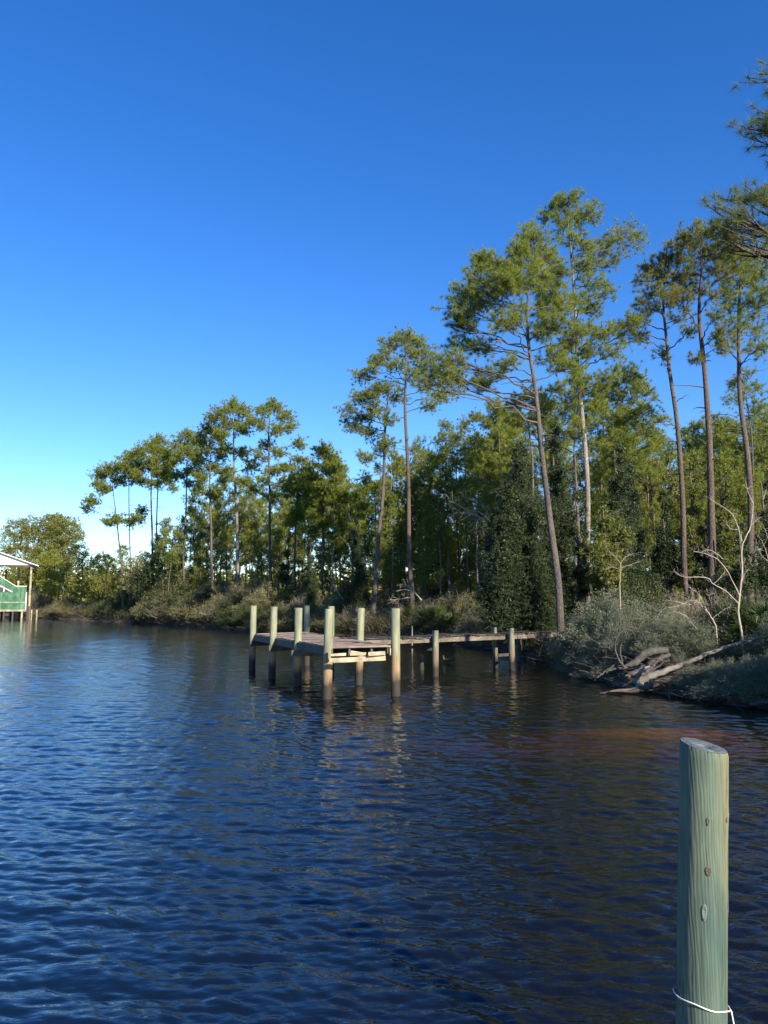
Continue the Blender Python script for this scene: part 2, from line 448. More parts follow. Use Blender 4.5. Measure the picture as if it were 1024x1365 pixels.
# ------------------------------------------------------------------ pines
def pine_meshes(par, tp, r0, clumps, needle, bk, nn=36, nL=.25, nw=.014, dens=1.0, stubs=5, twigs=5, sides=10):
    """tp: trunk points local; clumps: (centre, rx, rz) local metres. trunk, branches and crown meshes go under par"""
    tp = np.asarray(tp, float)
    K = 30; r0 = r0 * .84
    P = spline(tp, K)
    s = np.linspace(0, 1, K)
    R = r0 * (1 - .80 * s ** 1.25) * (1 + .35 * np.exp(-s * 22))
    P = P + np.stack([.25 * r0 * np.sin(s * 17 + r0 * 50), .25 * r0 * np.cos(s * 13 + r0 * 9), 0 * s], -1)
    t = MB(); tubes(t, P, R, sides)
    t.build('trunk', M[bk], par)
    br = MB(); cr = MB()
    H = P[-1, 2]
    TP, TA = [], []
    for (c, rx, rz) in clumps:
        c = np.asarray(c, float)
        zi = np.interp(c[2], P[:, 2], np.arange(K))
        ax = np.array([np.interp(zi, np.arange(K), P[:, j]) for j in range(3)])
        hd = np.linalg.norm((c - ax)[:2])
        za = min(c[2] - .30 * hd - .2 * rz, H * .985)
        za = max(za, H * .3)
        i = np.interp(za, P[:, 2], np.arange(K))
        a = np.array([np.interp(i, np.arange(K), P[:, j]) for j in range(3)]); rt = np.interp(i, np.arange(K), R)
        L = np.linalg.norm(c - a)
        mid = a + (c - a) * .5; mid[2] += L * rng.uniform(-.10, .12); mid[:2] += rng.normal(0, .06 * L, 2)
        lp = bez(a[None], mid[None], c[None], 9)[0]
        lp[1:-1] += rng.normal(0, .018 * L, (7, 3))
        rl = min(rt * .5, .016 + .011 * L)
        tubes(br, lp, np.linspace(rl, rl * .35, 9), 6)
        rx *= 1.12; rz *= 1.15
        ns = max(5, int(21 * dens * (rx * rx * rz) ** .6 / .7))
        u = nz(rng.normal(size=(ns, 3))) * (rng.uniform(.12, 1.35, (ns, 1)) ** .6)
        E = c + u * np.array([rx, rx, rz])
        t0 = rng.uniform(.55, 1, ns) if L > rx * 1.2 else rng.uniform(.35, 1, ns)
        A0 = np.array([lp[int(x * 8)] for x in t0])
        Bm = (A0 + E) / 2 + np.stack([rng.normal(0, .1, ns), rng.normal(0, .1, ns), -rng.uniform(0, .25, ns) * np.linalg.norm(E - A0, axis=1)], -1)
        sb = bez(A0, Bm, E, 6)
        tubes(br, sb, np.linspace(rl * .38, .010, 6)[None] * np.ones((ns, 1)), 4)
        # twigs with a tuft at each end
        nt_ = twigs
        tt = rng.uniform(.45, 1.0, (ns, nt_)); tt[:, 0] = 1
        ii = (tt * 5).astype(int)
        base = sb[np.arange(ns)[:, None], ii]
        dirs = nz(nz(E - A0)[:, None] * .7 + rng.normal(size=(ns, nt_, 3)) * .75 + np.array([0, 0, .45]))
        ln = rng.uniform(.14, .62, (ns, nt_, 1)); ln[:, 0] *= .3
        tip = base + dirs * ln
        b2 = base.reshape(-1, 3); t2 = tip.reshape(-1, 3); d2 = dirs.reshape(-1, 3)
        m2 = (b2 + t2) / 2 - np.array([0, 0, .05])
        tubes(br, bez(b2, m2, t2, 3), np.full((len(b2), 3), .009) * np.array([1, .8, .6]), 3)
        TP.append(t2); TA.append(nz(d2 + np.array([0, 0, .3])))
    TP = np.concatenate(TP); TA = np.concatenate(TA)
    needles(cr, TP, TA, nn, nL, nw)
    for k in range(stubs):
        z = H * rng.uniform(.42, .75); i = np.interp(z, P[:, 2], np.arange(K))
        a = np.array([np.interp(i, np.arange(K), P[:, j]) for j in range(3)])
        an = rng.uniform(0, 6.28); L = rng.uniform(.4, 1.8)
        e = a + np.array([math.cos(an) * L, math.sin(an) * L, rng.uniform(-.3, .4)])
        mi = (a + e) / 2 + np.array([0, 0, rng.uniform(-.1, .25)])
        tubes(br, bez(a[None], mi[None], e[None], 6)[0] + rng.normal(0, .02, (6, 3)), np.linspace(.035, .010, 6), 4)
    br.build('branches', M[bk if bk != 'bark_grey' else 'bark'], par)
    cr.build('crown', M[needle], par)

def pine(label, Y, trunk, r0, clumps, needle='needle', bk='bark', group=None, depth=None, **kw):
    """trunk: photo pixels bottom to top; clumps: (px,py,rx,ry[,dY])"""
    tp = [W(x, y, Y) for x, y in trunk]
    g = hz(tp[0][0], Y)
    d = (tp[1] - tp[0]) / (tp[1][2] - tp[0][2])
    b0 = tp[0] + d * (g - .25 - tp[0][2])
    if tp[0][2] - b0[2] > .3: tp = [b0] + tp
    else: tp[0] = b0
    b0 = tp[0].copy()
    # a little depth wander so it is not planar
    tp = [p + np.array([0, .35 * math.sin(i * 1.7 + Y), 0]) * (i > 0) for i, p in enumerate(tp)]
    par = root('pine_tree', b0, label, 'pine tree', group)
    sc = Y / F
    ext = depth if depth is not None else max(1.0, .5 * (max(c[0] for c in clumps) - min(c[0] for c in clumps)) * sc)
    cl = []
    for j, c in enumerate(clumps):
        dy = c[4] if len(c) > 4 else rng.uniform(-1, 1) * ext * .75
        p = W(c[0], c[1], Y + dy)
        cl.append((p - b0, c[2] * sc * 1.0, c[3] * sc))
    pine_meshes(par, [p - b0 for p in tp], r0, cl, needle, bk, **kw)
    return par

def autocl(px, top, bot, hw, n, seed, rr=(9, 13), flat=.75, skew=0):
    r = np.random.default_rng(seed); o = [(px + skew, top + rr[0] * .7, rr[0], rr[0] * flat, 0)]
    for i in range(n - 1):
        f = (i + .6) / n
        prof = math.sin(min(1, .35 + f * .9) * math.pi * .62) if f < .6 else 1 - .5 * (f - .6)
        x = px + skew * (1 - f) + hw * prof * r.uniform(-1, 1)
        q = r.uniform(*rr)
        o.append((x, top + rr[0] + (bot - top - rr[0]) * f + r.uniform(-3, 3), q, q * flat))
    return o

FAR = dict(nn=26, nL=.31, nw=.032, dens=1.05, twigs=5, sides=7)
MID = dict(nn=28, nL=.28, nw=.020, dens=1.0, twigs=5, sides=9)
GL = 'tall pines standing along the left bank'
pine('outermost tall pine of the left bank, leaning left with drooping boughs over the water', 106, [(163, 800), (160, 735), (156, 690), (150, 640)], .19,
     [(148, 625, 15, 10), (133, 633, 13, 9), (160, 640, 11, 9), (138, 652, 12, 8), (121, 668, 11, 8), (113, 676, 7, 5), (128, 645, 9, 7), (155, 692, 13, 7), (143, 697, 9, 5), (165, 620, 10, 8)], 'needle', 'bark', GL, **FAR)
pine('thin straight pine beside the leaning outermost pine, with small tufted boughs halfway down', 104, [(175, 805), (173, 740), (171, 650), (172, 618)], .16,
     [(172, 610, 14, 9), (183, 622, 12, 9), (163, 622, 10, 8), (176, 636, 15, 8), (190, 640, 9, 6), (182, 690, 12, 8), (190, 682, 8, 7), (172, 697, 8, 5)], 'needle', 'bark', GL, **FAR)
pine('stout pine with a broad flat-topped crown, the third tall one from the left', 100, [(203, 800), (203, 740), (203, 660), (204, 600)], .25,
     [(212, 586, 13, 8), (200, 596, 15, 9), (185, 604, 14, 9), (218, 600, 15, 9), (225, 612, 12, 8), (205, 614, 16, 9), (190, 622, 13, 8), (216, 628, 14, 8), (180, 632, 9, 6), (228, 634, 8, 6), (206, 645, 12, 6)], 'needle', 'bark_dark', GL, **FAR)
pine('reddish-barked pine standing just behind the stout flat-topped pine', 106, [(211, 780), (209, 720), (211, 650), (213, 615)], .19,
     [(214, 602, 12, 8), (226, 622, 10, 7), (220, 640, 12, 7), (212, 628, 12, 8), (232, 650, 7, 5)], 'needle', 'bark_grey', GL, **FAR)
pine('dark-barked pine whose crown meets the gap of open sky right of the flat-topped pine', 96, [(246, 800), (246, 740), (248, 660), (249, 590)], .22,
     [(250, 578, 12, 8), (238, 590, 12, 9), (260, 590, 13, 9), (248, 604, 15, 9), (233, 612, 10, 7), (264, 616, 11, 8), (252, 628, 14, 8), (236, 634, 9, 6), (270, 632, 8, 6), (256, 646, 10, 5)], 'needle', 'bark_dark', GL, **FAR)
pine('pale-trunked pine just left of the tallest pine of the left bank', 88, [(283, 805), (282, 730), (281, 650), (280, 590)], .25,
     [(280, 572, 14, 9), (268, 582, 12, 9), (292, 582, 12, 9), (276, 600, 14, 9), (262, 606, 11, 7), (296, 606, 11, 8), (284, 622, 15, 8), (268, 636, 12, 7), (300, 640, 10, 6), (285, 660, 12, 6), (262, 655, 8, 5)], 'needle', 'bark', GL, **FAR)
pine('tallest pine of the left bank, straight pale trunk and high rounded crown', 86, [(319, 810), (316, 740), (314, 650), (312, 590), (311, 550)], .28,
     [(311, 540, 15, 9), (295, 550, 14, 9), (327, 550, 13, 9), (280, 558, 11, 7), (305, 566, 14, 9), (322, 572, 14, 9), (335, 562, 9, 7), (290, 580, 12, 8), (300, 600, 13, 8), (325, 604, 13, 8), (336, 622, 12, 8), (300, 628, 14, 7), (322, 642, 14, 7), (290, 650, 9, 5), (340, 650, 10, 6)], 'needle', 'bark_grey', GL, **FAR)
pine('tall pine with upswept limbs and one long bough reaching right over open sky', 83, [(362, 815), (361, 740), (359, 650), (358, 580), (359, 552)], .25,
     [(364, 541, 16, 8), (350, 548, 11, 8), (382, 556, 13, 9), (346, 564, 10, 8), (372, 572, 13, 8), (390, 570, 8, 7), (356, 592, 11, 7), (372, 604, 12, 7), (402, 590, 11, 6, 1.0), (345, 608, 10, 7), (365, 626, 14, 8), (350, 640, 11, 7), (382, 640, 10, 6), (362, 662, 13, 7)], 'needle', 'bark_dark', GL, **FAR)
pine('bushy yellow-green pine right of the long-boughed pine, lower and fuller', 80, [(392, 815), (393, 740), (396, 660), (400, 620)], .20,
     autocl(398, 606, 700, 22, 15, 4), 'needle_warm', 'bark', GL, **FAR)
pine('full-crowned pine directly beyond the dock platform, rising to a rounded point', 76, [(431, 815), (431, 740), (430, 670), (431, 610)], .24,
     [(431, 600, 14, 9)] + autocl(431, 598, 720, 27, 20, 9, (10, 14)), 'needle', 'bark_dark', GL, **FAR)
pine('pale slim pine close left of the dark narrow cedar beyond the dock', 78, [(412, 800), (411, 730), (410, 660)], .15,
     autocl(412, 624, 700, 16, 9, 14, (8, 11)), 'needle', 'bark_grey', GL, **FAR)
pine('pink-barked pine half hidden beyond the dock, right of the rounded pine', 74, [(443, 810), (444, 740), (446, 660)], .16,
     autocl(446, 622, 730, 18, 11, 15, (9, 12)), 'needle', 'bark_grey', GL, **FAR)

GC = 'tall pines standing beyond the dock'
pine('leaning shore pine whose trunk bends left down to the water beyond the dock', 60, [(494, 843), (499, 790), (505, 720), (511, 640), (515, 560), (517, 520)], .26,
     [(512, 516, 20, 11), (494, 524, 17, 10), (478, 530, 14, 9), (462, 546, 12, 8), (528, 530, 13, 10), (500, 546, 17, 10), (482, 556, 15, 9), (520, 560, 13, 9), (492, 576, 16, 9), (470, 572, 12, 7), (505, 598, 15, 9), (484, 610, 13, 8), (460, 560, 8, 6), (520, 590, 12, 8)], 'needle', 'bark', GC, nn=36, nL=.27, nw=.018, sides=10)
pine('straight pine with a domed airy crown against the sky, right of the leaning shore pine', 60, [(549, 815), (547, 740), (544, 650), (541, 560), (541, 500), (541, 460)], .27,
     [(540, 449, 22, 11), (522, 458, 17, 11), (562, 458, 17, 11), (508, 474, 14, 9), (548, 474, 18, 11), (575, 474, 12, 10), (500, 484, 12, 7), (526, 486, 14, 9), (566, 490, 14, 9), (478, 500, 14, 8), (492, 494, 10, 7), (548, 500, 13, 8), (590, 528, 18, 9), (574, 540, 14, 7), (572, 515, 10, 7)], 'needle', 'bark_dark', GC, nn=36, nL=.27, nw=.018, stubs=8, sides=10)
pine('open-crowned pine with sky showing through, between the domed pine and the big cedars', 66, [(599, 800), (598, 740), (596, 660), (595, 590)], .22,
     [(595, 568, 11, 9), (585, 582, 13, 8), (606, 586, 12, 8), (592, 602, 13, 8), (578, 612, 10, 6), (610, 616, 11, 7), (596, 632, 12, 7), (580, 642, 10, 6), (606, 650, 12, 6)], 'needle', 'bark_grey', GC, **MID)
pine('dark slender pine with a pointed tuft at the top, left of the big cedars', 62, [(625, 805), (623, 740), (620, 660), (619, 590)], .16,
     [(619, 568, 10, 10), (612, 582, 10, 8), (628, 590, 9, 7), (616, 604, 11, 8), (632, 620, 9, 6), (608, 626, 9, 6), (622, 645, 10, 6)], 'needle', 'bark_dark', GC, **MID)
pine('yellow-green pine behind the left boughs of the great shore pine', 58, [(658, 800), (657, 700), (656, 620), (656, 570)], .20,
     autocl(654, 532, 650, 28, 16, 21, (12, 16)), 'needle_warm', 'bark', GC, **MID)
pine('slim spire-topped pine in front of the sunlit wood, left of the leaning shore pine', 68, [(487, 815), (487, 740), (486, 680)], .13,
     autocl(487, 632, 720, 13, 9, 31, (9, 12)), 'needle', 'bark', GC, **FAR)

# hero
pine('great shore pine at the walkway end, thick trunk leaning left under a wide crown', 33.5,
     [(747, 836), (743, 780), (735, 700), (728, 636), (719, 585), (712, 520), (707, 460), (705, 400), (708, 345)], .205,
     [(708, 322, 26, 18, 0), (690, 345, 26, 18), (728, 345, 24, 18), (655, 352, 24, 15), (638, 370, 22, 15), (672, 372, 26, 16), (712, 372, 28, 16), (745, 366, 20, 15),
      (642, 344, 16, 12), (690, 372, 24, 16), (730, 410, 22, 14), (670, 425, 18, 11), (618, 384, 18, 14), (604, 404, 16, 15), (628, 404, 20, 13), (600, 428, 13, 14), (618, 430, 14, 11), (660, 398, 20, 13), (735, 392, 20, 14), (756, 404, 18, 15),
      (744, 430, 24, 15), (768, 450, 18, 14), (612, 462, 18, 10), (592, 480, 20, 12, -1.0), (572, 492, 20, 14, -1.2), (560, 508, 14, 10, -1.2), (640, 460, 16, 10), (600, 505, 18, 9, -1.0),
      (648, 498, 18, 11, 1.0), (634, 515, 15, 9, .8), (672, 480, 16, 9), (740, 475, 22, 12), (762, 490, 18, 10), (740, 520, 16, 9, 1.5), (690, 420, 18, 10, -1.5), (720, 440, 18, 10, 2.0)],
     'needle', 'bark', GC, depth=2.8, nn=50, nL=.25, nw=.012, dens=1.2, twigs=6, stubs=9, sides=14)
pine('highest pine of all, grey-trunked, behind the great shore pine, a bough reaching right', 37,
     [(787, 812), (784, 740), (780, 650), (777, 560), (772, 480), (765, 400), (759, 330), (758, 290)], .19,
     [(757, 268, 22, 12, 0), (740, 274, 14, 11), (778, 276, 17, 11), (727, 290, 10, 10), (748, 292, 18, 11), (780, 294, 16, 10), (792, 288, 9, 9), (742, 308, 14, 9), (768, 314, 16, 10), (786, 335, 16, 10),
      (810, 330, 15, 12, .6), (832, 316, 16, 12, .6), (850, 302, 11, 11, .6), (858, 322, 9, 8, .6), (825, 342, 12, 8, .6), (800, 354, 16, 10), (776, 352, 18, 11), (792, 378, 20, 12), (812, 392, 14, 10),
      (774, 398, 18, 11), (796, 414, 18, 11), (822, 436, 18, 10), (842, 430, 13, 12), (838, 450, 14, 8), (800, 444, 20, 12), (772, 440, 18, 12), (790, 470, 20, 12), (816, 470, 17, 9), (762, 470, 14, 10),
      (780, 502, 20, 12), (802, 520, 18, 11), (764, 530, 16, 10), (790, 545, 20, 11), (775, 565, 15, 9), (815, 500, 16, 8)],
     'needle', 'bark_grey', GC, depth=2.4, nn=44, nL=.25, nw=.013, dens=.9, twigs=6, stubs=7, sides=12)
pine('slimmer pine close behind the great shore pine, yellow crown low among its boughs', 44, [(716, 800), (712, 700), (708, 620), (706, 560)], .17,
     [(706, 528, 20, 13), (690, 540, 16, 11), (722, 540, 16, 11), (700, 556, 18, 10), (728, 560, 14, 9), (684, 560, 12, 8)], 'needle_warm', 'bark', GC, **MID)
pine('dense light green pine between the grey-trunked pine and the open sky, bushy to mid height', 46, [(840, 800), (840, 720), (839, 620), (838, 540)], .18,
     [(836, 494, 20, 12), (852, 508, 18, 12), (820, 510, 18, 12), (842, 526, 22, 12), (866, 524, 13, 9), (818, 534, 18, 11), (858, 548, 20, 11), (876, 560, 14, 9), (832, 556, 20, 11), (810, 562, 16, 10), (852, 578, 18, 10), (828, 590, 18, 10), (870, 590, 14, 9), (845, 615, 18, 10), (815, 615, 14, 9), (860, 630, 14, 8)],
     'needle', 'bark', GC, depth=2.0, **MID)
pine('pinkish slim trunk between the great shore pine and the grey-trunked pine', 48, [(769, 800), (768, 700), (766, 600), (765, 520)], .15,
     autocl(764, 500, 600, 18, 9, 41, (11, 14)), 'needle', 'bark_grey', GC, **MID)

GR = 'three tall dark pines on the right bank'
HR = dict(nn=44, nL=.26, nw=.014, dens=.9, twigs=6, stubs=9, sides=12)
pine('leftmost of three tall dark pines on the right, leaning, with a flat browning crown', 38, [(917, 768), (908, 680), (900, 560), (893, 480), (887, 410), (885, 370)], .19,
     [(887, 348, 20, 11), (868, 356, 16, 10), (905, 360, 16, 10), (856, 370, 12, 9), (880, 370, 20, 10), (905, 380, 18, 10), (865, 388, 16, 10), (890, 396, 18, 10), (855, 402, 12, 8), (915, 396, 14, 9), (850, 424, 12, 8), (840, 438, 12, 8), (872, 412, 13, 8), (852, 452, 8, 6), (912, 424, 12, 8), (879, 474, 8, 5), (918, 440, 8, 5)],
     'needle_dead', 'bark_dark', GR, depth=1.9, **HR)
pine('middle of three tall dark pines on the right, bare stubs below its forked crown', 37, [(952, 770), (950, 700), (944, 600), (939, 520), (938, 440), (934, 390), (930, 350)], .24,
     [(930, 306, 16, 10), (908, 316, 14, 10), (948, 304, 15, 10), (900, 326, 10, 9), (926, 324, 16, 10), (958, 322, 16, 11), (975, 326, 12, 10), (910, 345, 12, 9), (938, 342, 16, 10), (966, 342, 16, 10), (948, 362, 18, 11), (975, 362, 13, 9), (922, 372, 15, 10), (905, 395, 14, 8), (950, 392, 14, 9), (968, 440, 13, 8), (952, 420, 10, 7), (928, 482, 9, 6), (962, 462, 11, 7)],
     'needle_dead', 'bark_dark', GR, depth=2.2, **HR)
pine('rightmost of three tall dark pines on the right, its level boughs reaching the frame edge', 38, [(1002, 765), (998, 690), (993, 600), (989, 520), (986, 440), (985, 380), (988, 350)], .21,
     [(990, 336, 18, 11), (1008, 338, 17, 11), (975, 350, 15, 10), (996, 356, 18, 11), (1020, 356, 16, 11), (980, 374, 16, 10), (1006, 378, 18, 11), (1026, 386, 15, 10), (970, 392, 15, 9), (992, 400, 16, 9), (1014, 408, 17, 10), (1034, 420, 14, 9), (968, 414, 13, 8), (985, 430, 15, 8), (1008, 438, 15, 8), (1022, 458, 14, 8), (958, 450, 12, 7), (975, 455, 12, 7), (1005, 466, 13, 7)],
     'needle', 'bark_dark', GR, depth=2.4, **HR)
pine('small pine in the sky gap beside the rightmost of the three tall dark pines', 50, [(1006, 790), (1004, 700), (1000, 600), (996, 530)], .13,
     [(996, 500, 12, 9), (978, 512, 10, 8), (1010, 514, 12, 9), (988, 528, 12, 8), (1014, 540, 11, 8), (972, 530, 7, 6), (998, 548, 10, 7)], 'needle', 'bark', GR + ' and the small one among them', **MID)

pine('overhanging pine at the right edge of view, only its needle-tipped bough ends in sight', 16.2, [(1255, 870), (1250, 600), (1240, 300), (1235, 60), (1230, -60)], .25,
     [(1012, 98, 26, 22, .3), (1016, 150, 22, 18, -.2), (1000, 172, 18, 14, 0), (1030, 185, 30, 16, .4), (1050, 110, 40, 30, .5), (1065, 160, 40, 24, -.4),
      (958, 276, 20, 14, 0), (985, 262, 20, 14, .3), (1015, 250, 22, 13, 0), (975, 296, 20, 11, -.3), (1000, 300, 22, 10, .4), (950, 300, 14, 10, .2), (1035, 275, 30, 14, 0), (968, 318, 14, 8, 0), (1060, 300, 34, 18, .5),
      (1120, 200, 50, 30, 1), (1150, 90, 60, 40, -1), (1200, 0, 60, 50, .5), (1290, 60, 60, 40, 0), (1300, 200, 60, 40, 1), (1230, -60, 70, 40, 0)],
     'needle_dark', 'bark_dark', None, nn=60, nL=.27, nw=.006, dens=.75, twigs=5, stubs=3, sides=12)

# ------------------------------------------------------------------ background pines: a few kinds, copied
def proto_pine(kind, needle, bk):
    H = 14.0
    r = root('pine_tree', (0, 0, 0), 'x', 'pine tree')
    cl = []
    if kind == 0:   n, lo, hi, hw = 15, .50, .99, 2.0
    elif kind == 1: n, lo, hi, hw = 18, .42, 1.0, 2.1
    elif kind == 2: n, lo, hi, hw = 20, .34, 1.0, 2.1
    else:           n, lo, hi, hw = 12, .62, .99, 1.7
    for i in range(n):
        f = (i + .5) / n; z = H * (hi - (hi - lo) * f)
        w = hw * ((.25 + f * 1.0) if kind in (1, 2) else (.35 + .85 * math.sin(math.pi * min(1, f + .12)) ** .8))
        a = i * 2.4 + rng.uniform(-.4, .4); q = rng.uniform(.45, 1)
        cl.append((np.array([math.cos(a) * w * q, math.sin(a) * w * q, z]), rng.uniform(.65, .95), rng.uniform(.45, .65)))
    cl.append((np.array([0, 0, H]), .5, .5))
    pine_meshes(r, [(0, 0, 0), (rng.normal(0, .2), .1, H * .35), (.2, -.1, H * .7), (0, 0, H)], .13, cl, needle, bk, nn=14, nL=.34, nw=.036, dens=.6, stubs=6, twigs=5, sides=6)
    return r
PR = [proto_pine(0, 'needle', 'bark_grey'), proto_pine(1, 'needle_warm', 'bark_grey'), proto_pine(2, 'needle_warm', 'bark'), proto_pine(3, 'needle', 'bark_dark'), proto_pine(1, 'needle', 'bark_dark')]
used = set()
def bgpine(kind, px, top, Y, label, group, wide=1.0):
    t = W(px, top, Y); g = hz(t[0], Y); sc = (t[2] - g) / 14.2
    loc = (t[0], Y, g - .2); a = rng.uniform(0, 6.28); s3 = (sc * wide, sc * wide, sc)
    if kind not in used:
        used.add(kind); o = PR[kind]; o.location = Vector([float(x) for x in loc]); o.rotation_euler = (0, 0, a); o.scale = s3
        o['label'] = label; o['group'] = group; return
    copy_thing(PR[kind], loc, a, s3, label, group)

def bgset(items, label, group, wide=1.0):
    for (k, px, top, Y) in items: bgpine(k, px, top, Y, label, group, wide)

bgset([(3, 228, 700, 92)], 'small slender pine in the sky gap right of the reddish-barked pine', 'background pines')
bgset([(0, 262, 660, 100), (3, 270, 640, 104), (0, 298, 640, 104), (3, 306, 650, 96), (4, 330, 636, 98), (3, 338, 660, 102), (0, 350, 650, 106), (4, 290, 668, 110), (3, 322, 690, 112)],
      'slender background pine between the trunks of the tall left-bank pines', 'slender background pines of the left bank', .8)
bgset([(4, 376, 640, 92), (1, 385, 660, 98), (4, 418, 640, 90), (1, 455, 620, 84), (4, 468, 640, 88), (0, 405, 640, 96), (1, 440, 650, 92), (2, 372, 700, 88)],
      'background pine in the dense stand directly beyond the dock', 'background pines beyond the dock', 1.0)
bgset([(2, 520, 640, 72), (1, 530, 612, 76), (2, 556, 640, 70), (1, 568, 600, 78), (2, 580, 660, 70), (1, 500, 640, 80), (2, 612, 655, 72), (1, 640, 600, 76), (2, 510, 690, 66), (2, 568, 690, 64), (2, 540, 680, 68), (4, 478, 650, 76), (1, 606, 640, 80), (2, 636, 680, 68), (2, 596, 700, 66)],
      'yellow-green young pine in the sunlit wood behind the domed pine', 'young pines in the sunlit wood', 1.0)
bgset([(1, 672, 540, 60), (4, 690, 552, 62), (2, 742, 560, 56), (1, 668, 590, 58), (4, 640, 575, 64), (1, 730, 530, 62), (2, 700, 600, 54)],
      'background pine crowding behind the great shore pine', 'background pines behind the great shore pine', .9)
bgset([(1, 800, 520, 60), (2, 815, 570, 54), (4, 860, 560, 62), (1, 880, 575, 64), (2, 870, 640, 56), (2, 795, 600, 52), (2, 850, 660, 50), (1, 832, 540, 58)],
      'background pine in the wood between the grey-trunked pine and the three tall dark pines', 'background pines left of the three dark pines', .95)
bgset([(1, 920, 575, 66), (4, 930, 556, 64), (2, 935, 600, 58), (1, 960, 552, 62), (2, 975, 580, 56), (1, 1012, 548, 58), (2, 1020, 560, 54), (2, 905, 620, 58), (2, 960, 640, 52), (2, 1000, 620, 50), (1, 1030, 570, 62), (4, 975, 560, 66)],
      'sunlit background pine filling in behind the three tall dark pines', 'background pines behind the three dark pines', 1.0)
bgset([(1, 150, 742, 135), (0, 128, 748, 150), (3, 138, 735, 145), (4, 165, 725, 150), (0, 187, 735, 140), (3, 232, 742, 130), (4, 240, 735, 125)],
      'distant small pine in the far wood between the boathouse trees and the tall left pines', 'distant small pines', 1.1)
bgset([(4, 72, 684, 140), (0, 88, 692, 138)], 'round-topped pine rising above the yellow trees behind the green boathouse', 'round-topped pines behind the boathouse', 1.3)

bgset([(2, 210, 712, 108), (1, 222, 690, 110), (2, 240, 700, 106), (1, 256, 676, 108), (2, 272, 690, 102), (1, 288, 680, 106), (2, 304, 700, 98), (1, 318, 670, 104), (2, 334, 690, 96), (1, 346, 664, 100), (2, 362, 684, 94), (2, 378, 676, 92), (2, 196, 735, 112), (1, 268, 720, 96), (2, 346, 724, 88)],
      'bushy mid-height pine filling in below the crowns of the tall left-bank pines', 'mid-height pines of the left bank', .9)
bgset([(2, 450, 716, 82), (2, 480, 724, 80), (2, 505, 712, 84), (2, 528, 720, 80), (2, 548, 704, 82), (2, 570, 716, 78), (2, 592, 722, 76), (2, 614, 708, 80), (2, 635, 716, 76), (2, 652, 704, 74), (2, 518, 740, 74), (2, 560, 738, 72), (2, 604, 736, 70), (2, 430, 730, 86), (2, 400, 728, 88), (1, 538, 690, 90), (1, 582, 694, 88), (2, 626, 738, 68)],
      'low bushy young pine closing the sunlit wood near the ground beyond the dock', 'low bushy pines beyond the dock', 1.5)
bgset([(2, 800, 700, 62), (2, 830, 710, 60), (2, 860, 700, 62), (2, 890, 690, 60), (2, 915, 700, 62), (2, 945, 690, 60), (2, 975, 696, 60), (2, 1005, 690, 58), (2, 700, 690, 62), (2, 740, 690, 60), (2, 770, 700, 62)],
      'low bushy young pine closing the wood near the ground behind the right-hand cedars', 'low bushy pines of the right bank', 1.5)
bgset([(0, 522, 600, 66), (3, 533, 610, 68), (0, 562, 585, 68), (3, 575, 600, 66), (0, 586, 612, 64), (3, 610, 590, 66), (0, 634, 580, 60), (3, 645, 600, 58), (0, 665, 570, 56)],
      'slender bare-stemmed pine standing in front of the sunlit wood between the dock and the cedars', 'slender pines before the sunlit wood', .75)
bgset([(0, 800, 590, 50), (3, 812, 610, 48), (0, 862, 600, 50), (3, 876, 620, 52), (0, 892, 600, 54), (3, 930, 600, 50), (0, 972, 600, 50)],
      'slender bare-stemmed pine standing before the right-hand wood, close to the tall dark pines', 'slender pines of the right bank', .75)

# far wood: one mass nobody could count
def far_wood():
    mbc = MB(); 
    N = 900
    a = rng.uniform(-.66, .62, N); r = rng.uniform(150, 330, N)
    x = r * np.sin(a); y = r * np.cos(a)
    ok = sdist(x, y) > 6
    x, y = x[ok], y[ok]; h = rng.uniform(5, 10.0, len(x))
    g = height(x, y)
    P = []
    for X, Yy, H, gg in zip(x, y, h, g):
        n = 26
        u = nz(rng.normal(size=(n, 3))) * rng.uniform(.5, 1, (n, 1))
        P.append(np.array([X, Yy, gg + H * .52]) + u * np.array([H * .33, H * .33, H * .5]))
    P = np.concatenate(P)
    leaves(mbc, P, nz(rng.normal(size=P.shape)), 7, 1.0, .6, .3, .5)
    tag(mbc.build('far_wood', M['broad']), 'low far-off wood seen through the gaps between the pines', 'wood', None, 'stuff')
far_wood()

